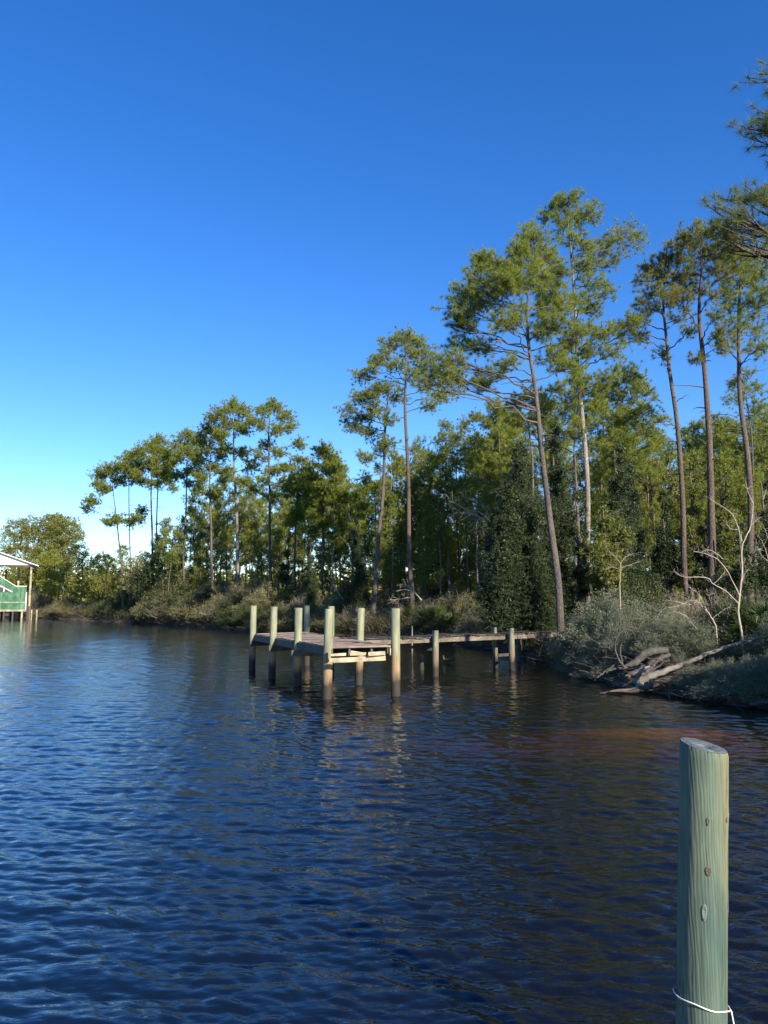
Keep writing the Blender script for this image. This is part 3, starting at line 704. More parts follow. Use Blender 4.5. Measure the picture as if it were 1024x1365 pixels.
# ------------------------------------------------------------------ leafy trees, cedars, shrubs
def leafy(par, clumps, mt, per, L, w, n=7, bk='twig', base_r=.14, k=.7, up=.35, part='crown', trunk=True):
    cr = MB()
    for (c, rx, rz) in clumps:
        N = int(per * (rx * rx + 2 * rx * rz))
        u = nz(rng.normal(size=(N, 3)))
        rad = rng.uniform(.45, 1.06, (N, 1)) ** .6
        bump_ = 1 + .34 * np.sin(u[:, :1] * 5 + c[0]) * np.cos(u[:, 2:] * 6 + c[1])
        P = np.asarray(c) + u * rad * bump_ * np.array([rx, rx, rz])
        leaves(cr, P, nz(u + np.array([0, 0, up])), n, L, w, k, L * .35)
    for (c, rx, rz) in clumps:
        if L < .25:
            N = int(60 * (rx * rx + 2 * rx * rz)); u = nz(rng.normal(size=(N, 3))) * rng.uniform(.1, .55, (N, 1))
            leaves(cr, np.asarray(c) + u * np.array([rx, rx, rz]), nz(u + rng.normal(0, .5, u.shape)), 7, .20, .07, .3, .08)
    if trunk:
        t = MB()
        zt = max(c[0][2] for c in clumps)
        tubes(t, spline([(0, 0, 0), (.08, .05, zt * .5), (0, 0, zt)], 8), np.linspace(base_r, .03, 8), 7)
        for (c, rx, rz) in clumps:
            c = np.asarray(c, float); a = np.array([0, 0, max(.1, c[2] - .6 * np.linalg.norm(c[:2]) - .4)])
            tubes(t, bez(a[None], ((a + c) / 2 + np.array([0, 0, -.1]))[None], c[None], 6)[0], np.linspace(base_r * .45, .015, 6), 5)
            E = c + nz(rng.normal(size=(7, 3))) * np.array([rx, rx, rz]) * .95
            tubes(t, bez(np.repeat(c[None], 7, 0), (c + E) / 2 + rng.normal(0, .05, E.shape), E, 4), np.array([[.02, .014, .01, .006]] * 7), 3)
        t.build('trunk', M[bk], par)
    cr.build(part, M[mt], par)

def cedar(label, px_list, Y, px0, mt='cedar', per=95, L=.17, w=.055, group=None, name='cedar_tree', cat='cedar tree', bk='twig', base_r=.16, n=6):
    b = W(px0, 800, Y); b[2] = hz(b[0], Y) - .1
    r = root(name, b, label, cat, group)
    cl = []
    for c in px_list:
        dy = c[4] if len(c) > 4 else rng.uniform(-.8, .8)
        cl.append((W(c[0], c[1], Y + dy) - b, c[2] * Y / F, c[3] * Y / F))
    leafy(r, cl, mt, per * (1.7 if cat == 'cedar tree' else 1.2), L * (.62 if cat == 'cedar tree' else .75), w * (.42 if cat == 'cedar tree' else .7), n + (5 if cat == 'cedar tree' else 3), bk, base_r)
    return r

def conecl(px, top, bot, hw, n, seed, py_r=1.3):
    r = np.random.default_rng(seed); o = []
    for i in range(n):
        f = (i + .3) / n; wd = hw * (f ** .75)
        k = 1 if f < .2 else (2 if f < .5 else 3)
        for j in range(k):
            x = px + (r.uniform(-1, 1) * wd * .65 if k > 1 else r.uniform(-2, 2))
            q = max(4, hw * (.22 + .33 * f) * r.uniform(.8, 1.15))
            o.append((x, top + (bot - top) * f + r.uniform(-4, 4), q, q * py_r))
    return o

cedar('biggest dark cedar, a broad dense mound left of the great shore pine trunk', conecl(692, 600, 832, 60, 13, 1) + [(660, 700, 20, 26), (652, 740, 18, 26), (650, 790, 20, 26), (672, 820, 30, 14), (718, 800, 24, 30), (700, 830, 30, 12)], 35.5, 690, per=85, L=.15, w=.05)
cedar('dark cedar filling the left flank of the big cedar, nearest the walkway', conecl(668, 655, 832, 34, 9, 23) + [(720, 740, 26, 34), (735, 690, 22, 30), (715, 680, 20, 28)], 37.5, 690, per=80, L=.15, w=.05)
cedar('tall dark cedar with a pointed top, behind the great shore pine trunk', conecl(742, 565, 830, 44, 12, 2), 39, 742, per=75, L=.17, w=.055)
cedar('tall dark cedar close right of the grey pine trunk, its top among the pine boughs', conecl(826, 592, 800, 34, 11, 33), 38.5, 826, per=80, L=.16, w=.05)
cedar('short yellow-tipped cedar right of the grey pine trunk', conecl(806, 672, 790, 32, 6, 3, 1.1) + [(812, 700, 22, 16), (832, 716, 16, 14), (796, 735, 22, 16)], 34.5, 808, 'cedar_warm', per=85, L=.14, w=.045)
cedar('dark cedar in the shade right of the grey pine trunk, behind the yellow-tipped one', conecl(838, 620, 790, 36, 9, 5), 41, 838, per=70, L=.18, w=.06)
cedar('half-lit cedar filling the gap between the great pine and the grey-trunked pine', conecl(772, 600, 830, 26, 9, 6), 36.5, 772, per=75, L=.16, w=.05)
cedar('round dark cedar just left of the three tall dark pines', conecl(888, 665, 790, 28, 7, 7), 42, 888, per=70, L=.18, w=.06)
cedar('yellow-green cedar standing between the left and middle tall dark pines', conecl(928, 610, 780, 30, 8, 8), 45, 928, 'cedar_warm', per=60, L=.2, w=.07)
cedar('yellow-green cedar standing between the middle and right tall dark pines', conecl(968, 620, 780, 28, 8, 9), 44, 968, 'cedar_warm', per=60, L=.2, w=.07)
cedar('dark cedar low behind the middle of the three tall dark pines', conecl(944, 690, 790, 30, 6, 10), 40.5, 944, per=70, L=.18, w=.06)
cedar('dark cedar at the right edge of the wood, right of the tall dark pines', conecl(1024, 640, 790, 28, 8, 11), 39, 1024, per=70, L=.18, w=.06)
cedar('small cedar with a lit side between the right tall pine and the frame edge', conecl(990, 700, 800, 24, 6, 12), 36, 990, 'cedar', per=80, L=.15, w=.05)
cedar('narrow column-shaped dark cedar beyond the dock platform', conecl(413, 716, 820, 14, 9, 13, 1.5), 72, 413, per=40, L=.26, w=.09)
cedar('dark ragged cedar left of the leaning shore pine', conecl(474, 690, 812, 20, 8, 14), 64, 474, per=42, L=.24, w=.08)
cedar('dark conical treetop far behind, just left of the pale dead branches', conecl(590, 645, 800, 16, 8, 16), 74, 590, per=32, L=.28, w=.09)
cedar('low sunlit green cedar between the long-boughed pine and the narrow dark cedar', conecl(383, 715, 800, 16, 5, 17, 1.1), 84, 383, 'shrub_green', per=32, L=.28, w=.1)

def broad(label, cl, Y, px0, mt='broad', per=24, L=.34, w=.15, group=None, bk='twig', base_r=.13):
    return cedar(label, cl, Y, px0, mt, per, L, w, group, 'broadleaf_tree', 'tree', bk, base_r, 6)
broad('tall rounded yellow-green tree behind the boathouse roof', [(22, 706, 17, 14), (38, 700, 16, 12), (12, 722, 16, 14), (40, 722, 20, 16), (25, 740, 20, 16), (52, 745, 18, 16), (8, 745, 14, 14), (30, 765, 22, 14), (45, 712, 14, 12)], 134, 30, per=24)
broad('high-crowned pale green tree right of the boathouse roof', [(70, 694, 18, 10), (88, 700, 17, 11), (60, 708, 16, 12), (98, 714, 14, 11), (78, 718, 20, 14), (62, 738, 18, 14), (90, 740, 16, 14), (75, 760, 20, 14)], 133, 78, per=24)
broad('brightest yellow tree standing low between the boathouse and the far bank', [(66, 745, 14, 12), (80, 760, 15, 12), (60, 770, 16, 12), (76, 782, 16, 12), (58, 752, 12, 12)], 130, 68, 'needle_warm', per=26)
broad('brown-green thinning tree right of the boathouse trees', [(104, 735, 14, 10), (116, 748, 14, 11), (100, 760, 15, 12), (118, 770, 15, 12), (108, 785, 16, 12)], 122, 108, 'broad', per=22)
broad('low olive tree at the far left bank, left of the outermost tall pine', [(138, 748, 13, 9), (128, 762, 14, 10), (148, 764, 13, 10), (136, 780, 16, 11), (152, 785, 12, 10)], 114, 138, 'broad', per=20)
broad('dark rounded tree on the left bank behind the stout flat-topped pine', [(216, 742, 15, 10), (228, 752, 12, 10), (206, 756, 13, 10), (220, 770, 16, 12), (196, 775, 14, 11)], 98, 215, 'shrub_green', per=28)
broad('olive bush-like tree behind the two thin left pines', [(182, 752, 12, 9), (190, 766, 13, 10), (172, 768, 12, 10), (184, 784, 15, 10)], 101, 182, 'shrub', per=22)
broad('sparse tawny tree left of the three tall dark pines, before the lit wood', [(868, 620, 16, 10), (884, 634, 15, 10), (862, 645, 15, 10), (880, 660, 16, 11), (898, 650, 10, 10)], 50, 875, 'shrub', per=26, L=.2, w=.09)

def shrub_proto(name, H, rad, ns, nsub, nl, L, w, mt, tw, droop=.1, stem_r=.014, lk=.4):
    r = root(name, (0, 0, 0), 'x', 'shrub')
    st = MB(); lf = MB()
    a = rng.uniform(0, 6.283, ns); qd = rng.uniform(0, 1, ns) ** .6
    lump = 1 + .16 * np.sin(a * 3 + rng.uniform(0, 6)) + .1 * np.sin(a * 7)
    E = np.stack([rad * qd * lump * np.cos(a), rad * qd * lump * np.sin(a), H * (1 - .72 * qd ** 2.2) * rng.uniform(.62, 1.04, ns) * (.85 + .15 * np.sin(a * 2 + qd * 5))], -1)
    A = np.stack([rng.normal(0, rad * .16, ns), rng.normal(0, rad * .16, ns), np.full(ns, -.15)], -1)
    Bm = A * .35 + E * .65; Bm[:, 2] = E[:, 2] * rng.uniform(.45, .85, ns); Bm[:, :2] *= .75
    sp = bez(A, Bm, E, 7)
    tubes(st, sp, np.linspace(stem_r, stem_r * .3, 7)[None] * rng.uniform(.6, 1.5, (ns, 1)), 4)
    tt = rng.uniform(.3, 1, (ns, nsub)); ii = (tt * 6).astype(int)
    base = sp[np.arange(ns)[:, None], ii].reshape(-1, 3)
    D = nz(np.repeat(nz(E - A), nsub, 0) * .7 + rng.normal(size=base.shape) * .8 + np.array([0, 0, .2]))
    ln = rng.uniform(.12, .34, (len(base), 1)) * H * .5
    tip = base + D * ln; mid = (base + tip) / 2 + rng.normal(0, .03, base.shape); tip[:, 2] -= droop * ln[:, 0]
    tw_ = bez(base, mid, tip, 4)
    tubes(st, tw_, np.array([.6, .45, .3, .2])[None] * stem_r * np.ones((len(base), 1)), 3)
    k = 4
    P = tw_[:, [1, 2, 3, 3]].reshape(-1, 3)
    leaves(lf, P, np.repeat(D, k, 0), nl, L, w, lk, L * .7)
    st.build('stems', M[tw], r); lf.build('foliage', M[mt], r)
    return r
SH = {
 'near': shrub_proto('shore_shrub', 2.0, 1.5, 260, 9, 4, .060, .014, 'shrub_grey', 'twig_grey', .25, .008, .9),
 'near2': shrub_proto('shore_shrub', 2.2, 1.5, 220, 9, 4, .065, .020, 'shrub_grey', 'twig', .15, .009, .7),
 'mid': shrub_proto('shore_shrub', 3.0, 2.0, 170, 8, 4, .13, .045, 'shrub', 'twig_grey', .15, .014),
 'mid2': shrub_proto('shore_shrub', 3.0, 2.0, 170, 8, 4, .13, .05, 'shrub_green', 'twig', .1, .014),
 'bare': shrub_proto('shore_shrub', 3.0, 2.2, 200, 9, 1, .10, .035, 'shrub', 'twig_grey', .1, .013),
}
sh_used = set()
def shrub(kind, px, top, Y, label, group='shrubs along the shore', wide=1.0):
    H0 = {'near': 2.0, 'near2': 2.2}.get(kind, 3.0)
    t = W(px, top, Y); g = hz(t[0], Y); sc = max(.3, (t[2] - g) / H0)
    loc = (t[0], Y, g - .05); a = rng.uniform(0, 6.28); s3 = (sc * wide, sc * wide, sc)
    if kind not in sh_used:
        sh_used.add(kind); o = SH[kind]; o.location = Vector([float(x) for x in loc]); o.rotation_euler = (0, 0, a); o.scale = s3
        o['label'] = label; o['group'] = group; return
    copy_thing(SH[kind], loc, a, s3, label, group)

# right bank, near
shrub('near', 778, 800, 30.0, 'grey-green feathery shrub at the landward end of the walkway, hiding its last boards', wide=1.0)
shrub('near2', 806, 768, 29.0, 'tallest grey-green shrub right of the walkway end, in front of the yellow-tipped cedar', wide=1.0)
shrub('near', 835, 790, 27.0, 'feathery shrub behind the curled dead root')
shrub('near2', 866, 782, 27.5, 'feathery shrub behind the pile of grey driftwood slabs')
shrub('near', 800, 830, 27.6, 'low feathery shrub at the water left of the driftwood')
shrub('near', 900, 800, 25.6, 'feathery shrub behind the long pale fallen log, left of its middle')
shrub('near2', 925, 812, 24.2, 'grey-green shrub left of the bleached bare sapling, behind the fallen log')
shrub('near', 955, 872, 21.6, 'low grey-green shrub in front of the fallen log, hanging to the water')
shrub('near2', 995, 866, 21.0, 'shrub in front of the right half of the fallen log', wide=1.2)
shrub('near', 1022, 860, 20.4, 'shrub at the right edge of view above the small floating log', wide=1.1)
shrub('near2', 1040, 800, 22.5, 'taller shrub leaning in from the right edge of view')
shrub('near', 918, 886, 22.4, 'smallest feathery shrub overhanging the water right of the thick driftwood butt')
shrub('near2', 880, 815, 25.0, 'dark grey-green shrub just above the driftwood slabs')
for k, px, top, Y in [('near', 975, 870, 20.9), ('near', 1005, 866, 20.2), ('near2', 940, 878, 21.6), ('near', 1035, 860, 19.9), ('near', 990, 872, 20.3), ('near', 960, 876, 20.9), ('near', 925, 884, 21.9), ('near2', 1015, 878, 19.8), ('near', 905, 868, 23.6), ('near2', 935, 846, 24.0), ('near', 985, 852, 23.6), ('near', 1015, 835, 23.4), ('near2', 960, 835, 25.0), ('near', 890, 840, 24.6)]:
    shrub(k, px, top, Y, 'grey-green feathery shrub hanging over the water between the driftwood and the right frame edge', 'feathery shrubs right of the driftwood', 1.25)
for k, px, top, Y in [('near', 770, 850, 29.4), ('near2', 790, 862, 27.4), ('near', 812, 868, 26.2), ('near', 760, 862, 30.2)]:
    shrub(k, px, top, Y, 'dark feathery shrub overhanging the shaded water below the walkway end', 'feathery shrubs below the walkway end', 1.15)
shrub('bare', 905, 775, 32.0, 'leafless brown thicket at the foot of the three tall dark pines', wide=1.3)
shrub('bare', 960, 772, 31.0, 'tangled leafless shrub behind the bleached bare sapling', wide=1.3)
shrub('mid2', 860, 765, 33.0, 'dark leafy shrub between the grey pine trunk and the three tall dark pines')
shrub('bare', 1015, 770, 29.0, 'leafless grey thicket behind the palmetto at the right edge', wide=1.2)
# middle bank
T1 = 'tangled grey-brown shrub on the bank beyond the walkway'
for k, px, top, Y in [('bare', 640, 795, 50), ('mid', 618, 782, 54), ('bare', 575, 790, 58), ('mid', 602, 775, 60), ('mid2', 552, 800, 57.5), ('bare', 530, 795, 60), ('mid', 515, 778, 66), ('bare', 560, 772, 66), ('mid2', 640, 780, 56), ('mid2', 585, 765, 70), ('bare', 628, 812, 49)]:
    shrub(k, px, top, Y, T1, 'shrubs on the bank beyond the walkway', 1.1)
T2 = 'tangled shrub on the bank beyond the dock platform'
for k, px, top, Y in [('bare', 470, 800, 62), ('mid', 452, 785, 66), ('mid', 436, 800, 64), ('mid2', 415, 800, 65), ('bare', 400, 788, 69), ('mid', 380, 795, 68), ('mid2', 360, 800, 69), ('bare', 500, 800, 60), ('mid2', 485, 782, 68), ('bare', 425, 772, 74), ('mid2', 470, 765, 76), ('mid2', 395, 770, 78)]:
    shrub(k, px, top, Y, T2, 'shrubs on the bank beyond the dock', 1.1)
T3 = 'olive and grey-brown shrub under the tall pines of the left bank'
for k, px, top, Y in [('mid', 345, 778, 76), ('mid2', 330, 800, 74), ('mid2', 318, 782, 79), ('bare', 305, 775, 82), ('mid', 290, 788, 82), ('mid2', 275, 770, 88), ('mid', 260, 782, 87), ('mid2', 245, 768, 92), ('bare', 232, 780, 92), ('mid2', 222, 770, 95), ('mid', 208, 785, 96),
                      ('mid2', 196, 790, 99), ('mid', 335, 762, 86), ('bare', 300, 758, 94), ('mid', 262, 752, 100), ('mid', 355, 768, 80), ('mid2', 310, 805, 77), ('mid', 238, 755, 104)]:
    shrub(k, px, top, Y, T3, 'shrubs under the left-bank pines', 1.15)
T4 = 'dark low shrub at the water between the boathouse and the left-bank pines'
for k, px, top, Y in [('mid2', 178, 798, 104), ('mid2', 163, 790, 108), ('mid2', 150, 795, 111), ('mid2', 136, 798, 114), ('mid', 122, 795, 118), ('bare', 108, 800, 120), ('mid', 95, 790, 124), ('bare', 80, 797, 127), ('bare', 62, 793, 130), ('bare', 50, 775, 131), ('mid2', 170, 775, 112), ('mid2', 140, 785, 118)]:
    shrub(k, px, top, Y, T4, 'shrubs near the boathouse', 1.2)
# outside the right edge: thicket along the near right bank (its shade falls on the bank in view)
for k, x, y, h in [('mid2', 12.0, 16.6, 2.8), ('mid', 12.3, 13.4, 3.2), ('mid2', 12.7, 10.2, 4.6), ('mid2', 13.8, 17.6, 4.2), ('mid', 16.5, 19.5, 4.8), ('mid2', 14.0, 13.8, 4.2), ('mid', 17.5, 15.5, 5.0), ('mid2', 14.5, 10.8, 4.6), ('mid2', 19.0, 12.5, 6.0), ('mid2', 19.5, 22.0, 7.0), ('mid2', 22.5, 17.0, 7.5)]:
    copy_thing(SH[k], (x, y, .8), rng.uniform(0, 6), h / 3.0, 'leafy shrub on the near right bank beyond the frame edge', 'shrubs beyond the right edge')

# ------------------------------------------------------------------ palmettos
def palmetto(label, px, py, Y, rad, H, nf, blade=.55):
    b = W(px, py, Y); b[2] = hz(b[0], Y)
    r = root('palmetto', b, label, 'palm shrub', 'saw palmettos on the bank')
    fr = MB(); st = MB()
    for i in range(nf):
        a = rng.uniform(0, 6.283); q = rng.uniform(.1, 1) ** .7
        e = np.array([math.cos(a) * rad * q, math.sin(a) * rad * q, H * (1 - .75 * q * q) * rng.uniform(.6, 1)])
        s = np.array([e[0] * .2, e[1] * .2, 0]); mi = (s + e) / 2 + np.array([0, 0, .25 * H * q])
        tubes(st, bez(s[None], mi[None], e[None], 5)[0], np.full(5, .012), 3)
        ax = nz(e - mi + np.array([0, 0, .1])); side = nz(np.cross(ax, [0, 0, 1]) + rng.normal(0, .25, 3)); up = np.cross(side, ax)
        n = 22; an = np.linspace(-1.9, 1.9, n)[:, None]
        D = nz(np.cos(an) * ax + np.sin(an) * side + .22 * np.abs(np.sin(an)) * up + rng.normal(0, .04, (n, 3)))
        L = blade * (1 - .25 * np.abs(an) / 1.9) * rng.uniform(.9, 1.1, (n, 1))
        pw = nz(np.cross(D, up)) * .018
        tip = e + D * L - np.array([0, 0, .06]) * L
        V = np.stack([e + D * .03 - pw * .3, e + D * L * .45 - pw, tip, e + D * L * .45 + pw], 1).reshape(-1, 3)
        fr.add(V, np.arange(len(V)).reshape(-1, 4))
    st.build('stems', M['shrub_green'], r); fr.build('fronds', M['palm'], r)
palmetto('wide saw palmetto behind the walkway, fans spilling toward the water', 582, 840, 52.6, 1.5, 1.7, 60, .7)
palmetto('smaller saw palmetto beside the wide one behind the walkway, nearer the big cedar', 608, 840, 51, 1.0, 1.3, 36, .65)
palmetto('tall saw palmetto on the right bank behind the bleached bare sapling', 990, 850, 24.6, 1.0, 1.7, 46)
palmetto('saw palmetto at the very right edge of view', 1026, 850, 24.0, 1.0, 1.6, 40)
palmetto('low saw palmetto lit yellow beyond the far dock pilings', 448, 840, 61.5, 1.0, 1.3, 30, .7)

# ------------------------------------------------------------------ bare wood: sapling, dead branches, driftwood
def pxpoly(pts, Y, n=10, wob=0):
    P = [W(p[0], p[1], Y + (p[2] if len(p) > 2 else 0)) for p in pts]
    q = spline(P, n)
    if wob: q[1:-1] += rng.normal(0, wob, (n - 2, 3))
    return q

def bare_tree(name, label, cat, Y, b, limbs, mt='bone', twn=26, tl=.35, group=None):
    base = W(b[0], b[1], Y); base[2] = min(base[2], hz(base[0], Y) - .05)
    r = root(name, base, label, cat, group); bm = MB(); tw = MB()
    for i, (pts, r0, r1) in enumerate(limbs):
        q = pxpoly(pts, Y, 14, .008)
        if i == 0 and name != 'fallen_branch': q[0] = base
        tubes(bm if i == 0 else tw, q, np.linspace(r0, r1, 14), 6)
        if i or len(limbs) == 1:
            k = max(3, int(twn * len(pts) / 5))
            ii = rng.integers(3, 14, k); B = q[ii]; d = nz(q[-1] - q[0])
            D = nz(d * .8 + rng.normal(size=(k, 3)) * .75); Ln = rng.uniform(.25, 1, (k, 1)) * tl
            E = B + D * Ln; m_ = (B + E) / 2 + rng.normal(0, .03, B.shape)
            s1 = bez(B, m_, E, 5); s1[:, 1:4] += rng.normal(0, .008, (k, 3, 3))
            tubes(tw, s1, np.linspace(r1 * .8, r1 * .35, 5)[None] * np.ones((k, 1)), 4)
            B2 = np.repeat(s1[:, 3], 3, 0); D2 = nz(np.repeat(D, 3, 0) + rng.normal(size=(k * 3, 3)) * .7); E2 = B2 + D2 * tl * .35 * rng.uniform(.4, 1, (k * 3, 1))
            tubes(tw, bez(B2, (B2 + E2) / 2 + rng.normal(0, .01, B2.shape), E2, 3), np.full((k * 3, 3), r1 * .3), 3)
    bm.build('trunk', M[mt], r, base); tw.build('branches', M[mt], r, base)

bare_tree('bare_sapling', 'bleached leafless sapling with forked crooked limbs on the right bank', 'dead tree', 23.0, (992, 856),
  [([(992, 856), (986, 830), (984, 812), (986, 795), (989, 770), (989, 745), (990, 725)], .035, .020),
   ([(990, 725), (996, 712), (1001, 700, .2), (1004, 674, .3), (997, 655, .3), (994, 641, .4)], .018, .006),
   ([(989, 722), (985, 708), (979, 690), (972, 682), (955, 670), (946, 664)], .016, .005),
   ([(1001, 700), (1008, 694), (1015, 689)], .009, .004),
   ([(983, 706), (974, 705), (968, 698)], .009, .004),
   ([(985, 805, 0), (975, 795, -.2), (968, 788, -.3), (951, 779, -.4), (944, 771, -.4), (930, 769, -.4), (912, 770, -.5), (903, 764, -.6)], .020, .007),
   ([(985, 793, 0), (979, 779, -.1), (970, 762, -.3), (963, 752, -.3), (952, 743, -.3), (940, 738, -.3), (925, 735, -.3)], .022, .007),
   ([(951, 779, -.4), (960, 770, -.4), (967, 762, -.4)], .009, .005),
   ([(964, 745, -.3), (955, 738, -.4), (945, 733, -.4), (934, 736, -.4)], .012, .005),
   ([(989, 775), (993, 765), (998, 758)], .008, .004)], 'bone', 12, .30)
bare_tree('bare_shrub', 'bleached leafless shrub with drooping forked twigs left of the bare sapling', 'dead shrub', 24.0, (956, 838),
  [([(956, 838), (948, 822), (938, 810)], .022, .014), ([(938, 810), (930, 802), (920, 806), (905, 803), (890, 800)], .012, .005), ([(935, 806), (924, 800), (908, 806), (885, 812), (876, 822)], .010, .004),
   ([(945, 818), (938, 805), (930, 790), (918, 783)], .010, .004), ([(950, 825), (962, 815), (975, 808)], .008, .004), ([(930, 840), (915, 822), (900, 815)], .010, .005)], 'bone', 26, .34)
bare_tree('bare_shrub', 'small pale leafless shrub above the feathery shrubs right of the walkway end', 'dead shrub', 27.5, (826, 780),
  [([(826, 790), (827, 765), (828, 750)], .018, .010), ([(828, 750), (835, 742), (846, 738)], .009, .004), ([(828, 752), (820, 742), (812, 735)], .009, .004), ([(828, 757), (842, 752), (852, 748)], .009, .004), ([(827, 760), (816, 756), (808, 760)], .008, .004)], 'bone', 20, .4)
bare_tree('bare_shrub', 'pale leafless branch at the right frame edge above the palmetto', 'dead shrub', 25.5, (1034, 800),
  [([(1034, 800), (1030, 770), (1024, 745)], .018, .010), ([(1024, 745), (1018, 725), (1012, 716)], .010, .004), ([(1026, 750), (1015, 740), (1010, 728)], .009, .004), ([(1030, 735), (1022, 712), (1018, 700)], .009, .004)], 'bone', 18, .3)
bare_tree('dead_tree', 'dead tree with long pale arching branches between the open-crowned pine and the biggest cedar', 'dead tree', 56.0, (648, 780),
  [([(650, 800), (650, 740), (652, 700), (648, 685)], .06, .04), ([(650, 690), (638, 682), (622, 680), (610, 672), (600, 668)], .04, .012), ([(650, 698), (640, 690), (625, 684), (605, 684)], .035, .012),
   ([(652, 688), (645, 676), (632, 668), (618, 662)], .035, .012), ([(640, 690), (632, 684), (622, 690)], .025, .01), ([(646, 702), (640, 692), (635, 700), (640, 712)], .025, .01), ([(652, 690), (662, 678), (660, 665)], .03, .01)], 'bone', 26, .9)
bare_tree('fallen_branch', 'pale fallen dead branch lying on the shrubs behind the front right dock pilings', 'dead branch', 57.0, (560, 800),
  [([(562, 800), (552, 790), (540, 786), (528, 788)], .05, .02), ([(556, 792), (545, 782), (536, 778)], .03, .015), ([(550, 796), (535, 798), (520, 800)], .035, .015)], 'bone', 20, .7)
bare_tree('fallen_branch', 'pale fallen dead branch slanting on the bank right of the narrow dark cedar', 'dead branch', 66.0, (458, 800),
  [([(458, 800), (450, 788), (443, 776)], .05, .03), ([(450, 788), (446, 780), (438, 772)], .03, .015)], 'bone', 8, .5)

def log(name, label, Y, pts, radii, mt='drift', extra=(), group='driftwood on the right bank', n=22, cat='driftwood log', wob=.012):
    b = W(pts[0][0], pts[0][1], Y)
    r = None; bm = MB()
    q = pxpoly(pts, Y, n, wob); radii = [x * .78 for x in radii]
    rr = np.interp(np.linspace(0, 1, n), np.linspace(0, 1, len(radii)), radii) * rng.uniform(.96, 1.04, n)
    tubes(bm, q, rr, 11, cap=True)
    for (p2, ra, rb) in extra:
        tubes(bm, pxpoly(p2, Y, 10, .01), np.linspace(ra, rb, 10), 7)
    o = bm.build(name, M[mt], None, b); o.location = Vector([float(x) for x in b])
    tag(o, label, cat, group)
log('fallen_log', 'long pale fallen trunk slanting from the water up to the right edge of view', 22.6, [(846, 911, .3), (870, 900, .2), (912, 885), (962, 864), (1024, 848, -.1), (1075, 834, -.2)], [.16, .13, .085, .062, .055, .05], 'log',
    [([(850, 905, .2), (856, 893, 0), (866, 888, .2)], .07, .03), ([(856, 912, .2), (846, 918, 0), (838, 922, -.1)], .08, .02)], n=30)
log('fallen_log', 'thick dark half-sunken log lying below the pale fallen trunk', 22.4, [(812, 922, -.2), (850, 919), (885, 908), (925, 893, .5)], [.03, .11, .13, .10], 'debris', [([(815, 922), (800, 924, -.2)], .03, .01)])
log('driftwood_slab', 'broad grey driftwood slab with a square broken end, topmost in the pile', 23.8, [(828, 892), (848, 882), (860, 872), (872, 868), (890, 867)], [.07, .14, .16, .15, .12], 'drift', [([(832, 890), (815, 893), (808, 897)], .05, .02)])
log('driftwood_slab', 'dark grey driftwood limb just under the broad slab', 23.5, [(833, 902), (852, 894), (872, 882), (892, 872)], [.08, .12, .11, .08], 'drift')
log('driftwood_root', 'splayed grey root spreading between the broad slab and the pale fallen trunk', 23.1, [(850, 905), (862, 896), (872, 886), (880, 876)], [.10, .09, .06, .03], 'drift',
    [([(856, 902), (870, 894), (886, 882)], .05, .02), ([(860, 900), (878, 896), (895, 888)], .05, .02)])
log('curled_root', 'dead root curling up and over like a hook left of the driftwood', 23.6, [(832, 890), (823, 876), (820, 862), (823, 848), (832, 840), (842, 841), (848, 850)], [.045, .032, .030, .028, .024, .018, .008], 'drift', [([(830, 886), (827, 868), (828, 858)], .03, .015)], wob=.005)
log('dead_stick', 'forked dead stick poking into the water left of the curled root', 24.6, [(792, 907, -.2), (803, 898), (818, 888), (835, 880)], [.025, .035, .045, .04], 'drift', [([(803, 898), (795, 897)], .02, .01)])
log('floating_log', 'small pale log at the waterline by the right edge of view', 19.2, [(1000, 939), (1015, 937), (1045, 932)], [.05, .09, .10], 'drift')
log('stump', 'tiny pale stump tip poking out of the water right of the fallen trunk', 21.6, [(893, 931), (892, 924), (892, 920)], [.05, .04, .02], 'drift', group=None, cat='stump', n=6)
log('drift_chunk', 'small dark chunk of wood with two knobs in the water behind the walkway post', 33.5, [(590, 880), (597, 880), (606, 880)], [.05, .09, .05], 'debris', [([(592, 880), (591, 874)], .05, .03), ([(603, 880), (604, 875)], .04, .03)], group=None, cat='driftwood chunk', n=8)
log('dead_stick', 'thin upright snag in the shallows below the walkway end', 30.5, [(782, 893), (783, 880), (783, 870)], [.03, .025, .012], 'debris', group='snags', n=6, cat='snag')

# ------------------------------------------------------------------ bank stuff: dead sticks and roots, dry grass, undergrowth
def scatter_bank(n, dmin, dmax, ymax=135):
    o = []
    while sum(len(x) for x in o) < n:
        a = rng.uniform(-.60, .66, n * 6); y = rng.uniform(0, 1, n * 6) ** 1.3 * (ymax - 17) + 17
        x = np.tan(a) * y * .93
        d = sdist(x, y); k = (d > dmin) & (d < dmax)
        o.append(np.stack([x[k], y[k]], -1))
    return np.concatenate(o)[:n]
pts = scatter_bank(3600, -.35, 1.1)
z = np.maximum(height(pts[:, 0], pts[:, 1]), -.05)
A = np.column_stack([pts, z + rng.uniform(-.1, .25, len(pts))])
an = rng.uniform(0, 6.28, len(A)); L = rng.uniform(.2, 1.0, len(A)) * (.6 + A[:, 1] / 60)
E = A + np.stack([np.cos(an) * L, np.sin(an) * L, rng.uniform(-.25, .45, len(A)) * L], -1)
mb = MB(); tubes(mb, bez(A, (A + E) / 2 + rng.normal(0, .12, A.shape), E, 6), np.linspace(1, .4, 6)[None] * (rng.uniform(.006, .028, (len(A), 1)) * (.8 + A[:, 1:2] / 120)), 4)
tag(mb.build('dead_brush', M['debris']), 'tangle of dead sticks and exposed roots along the waterline', 'dead brush', None, 'stuff')
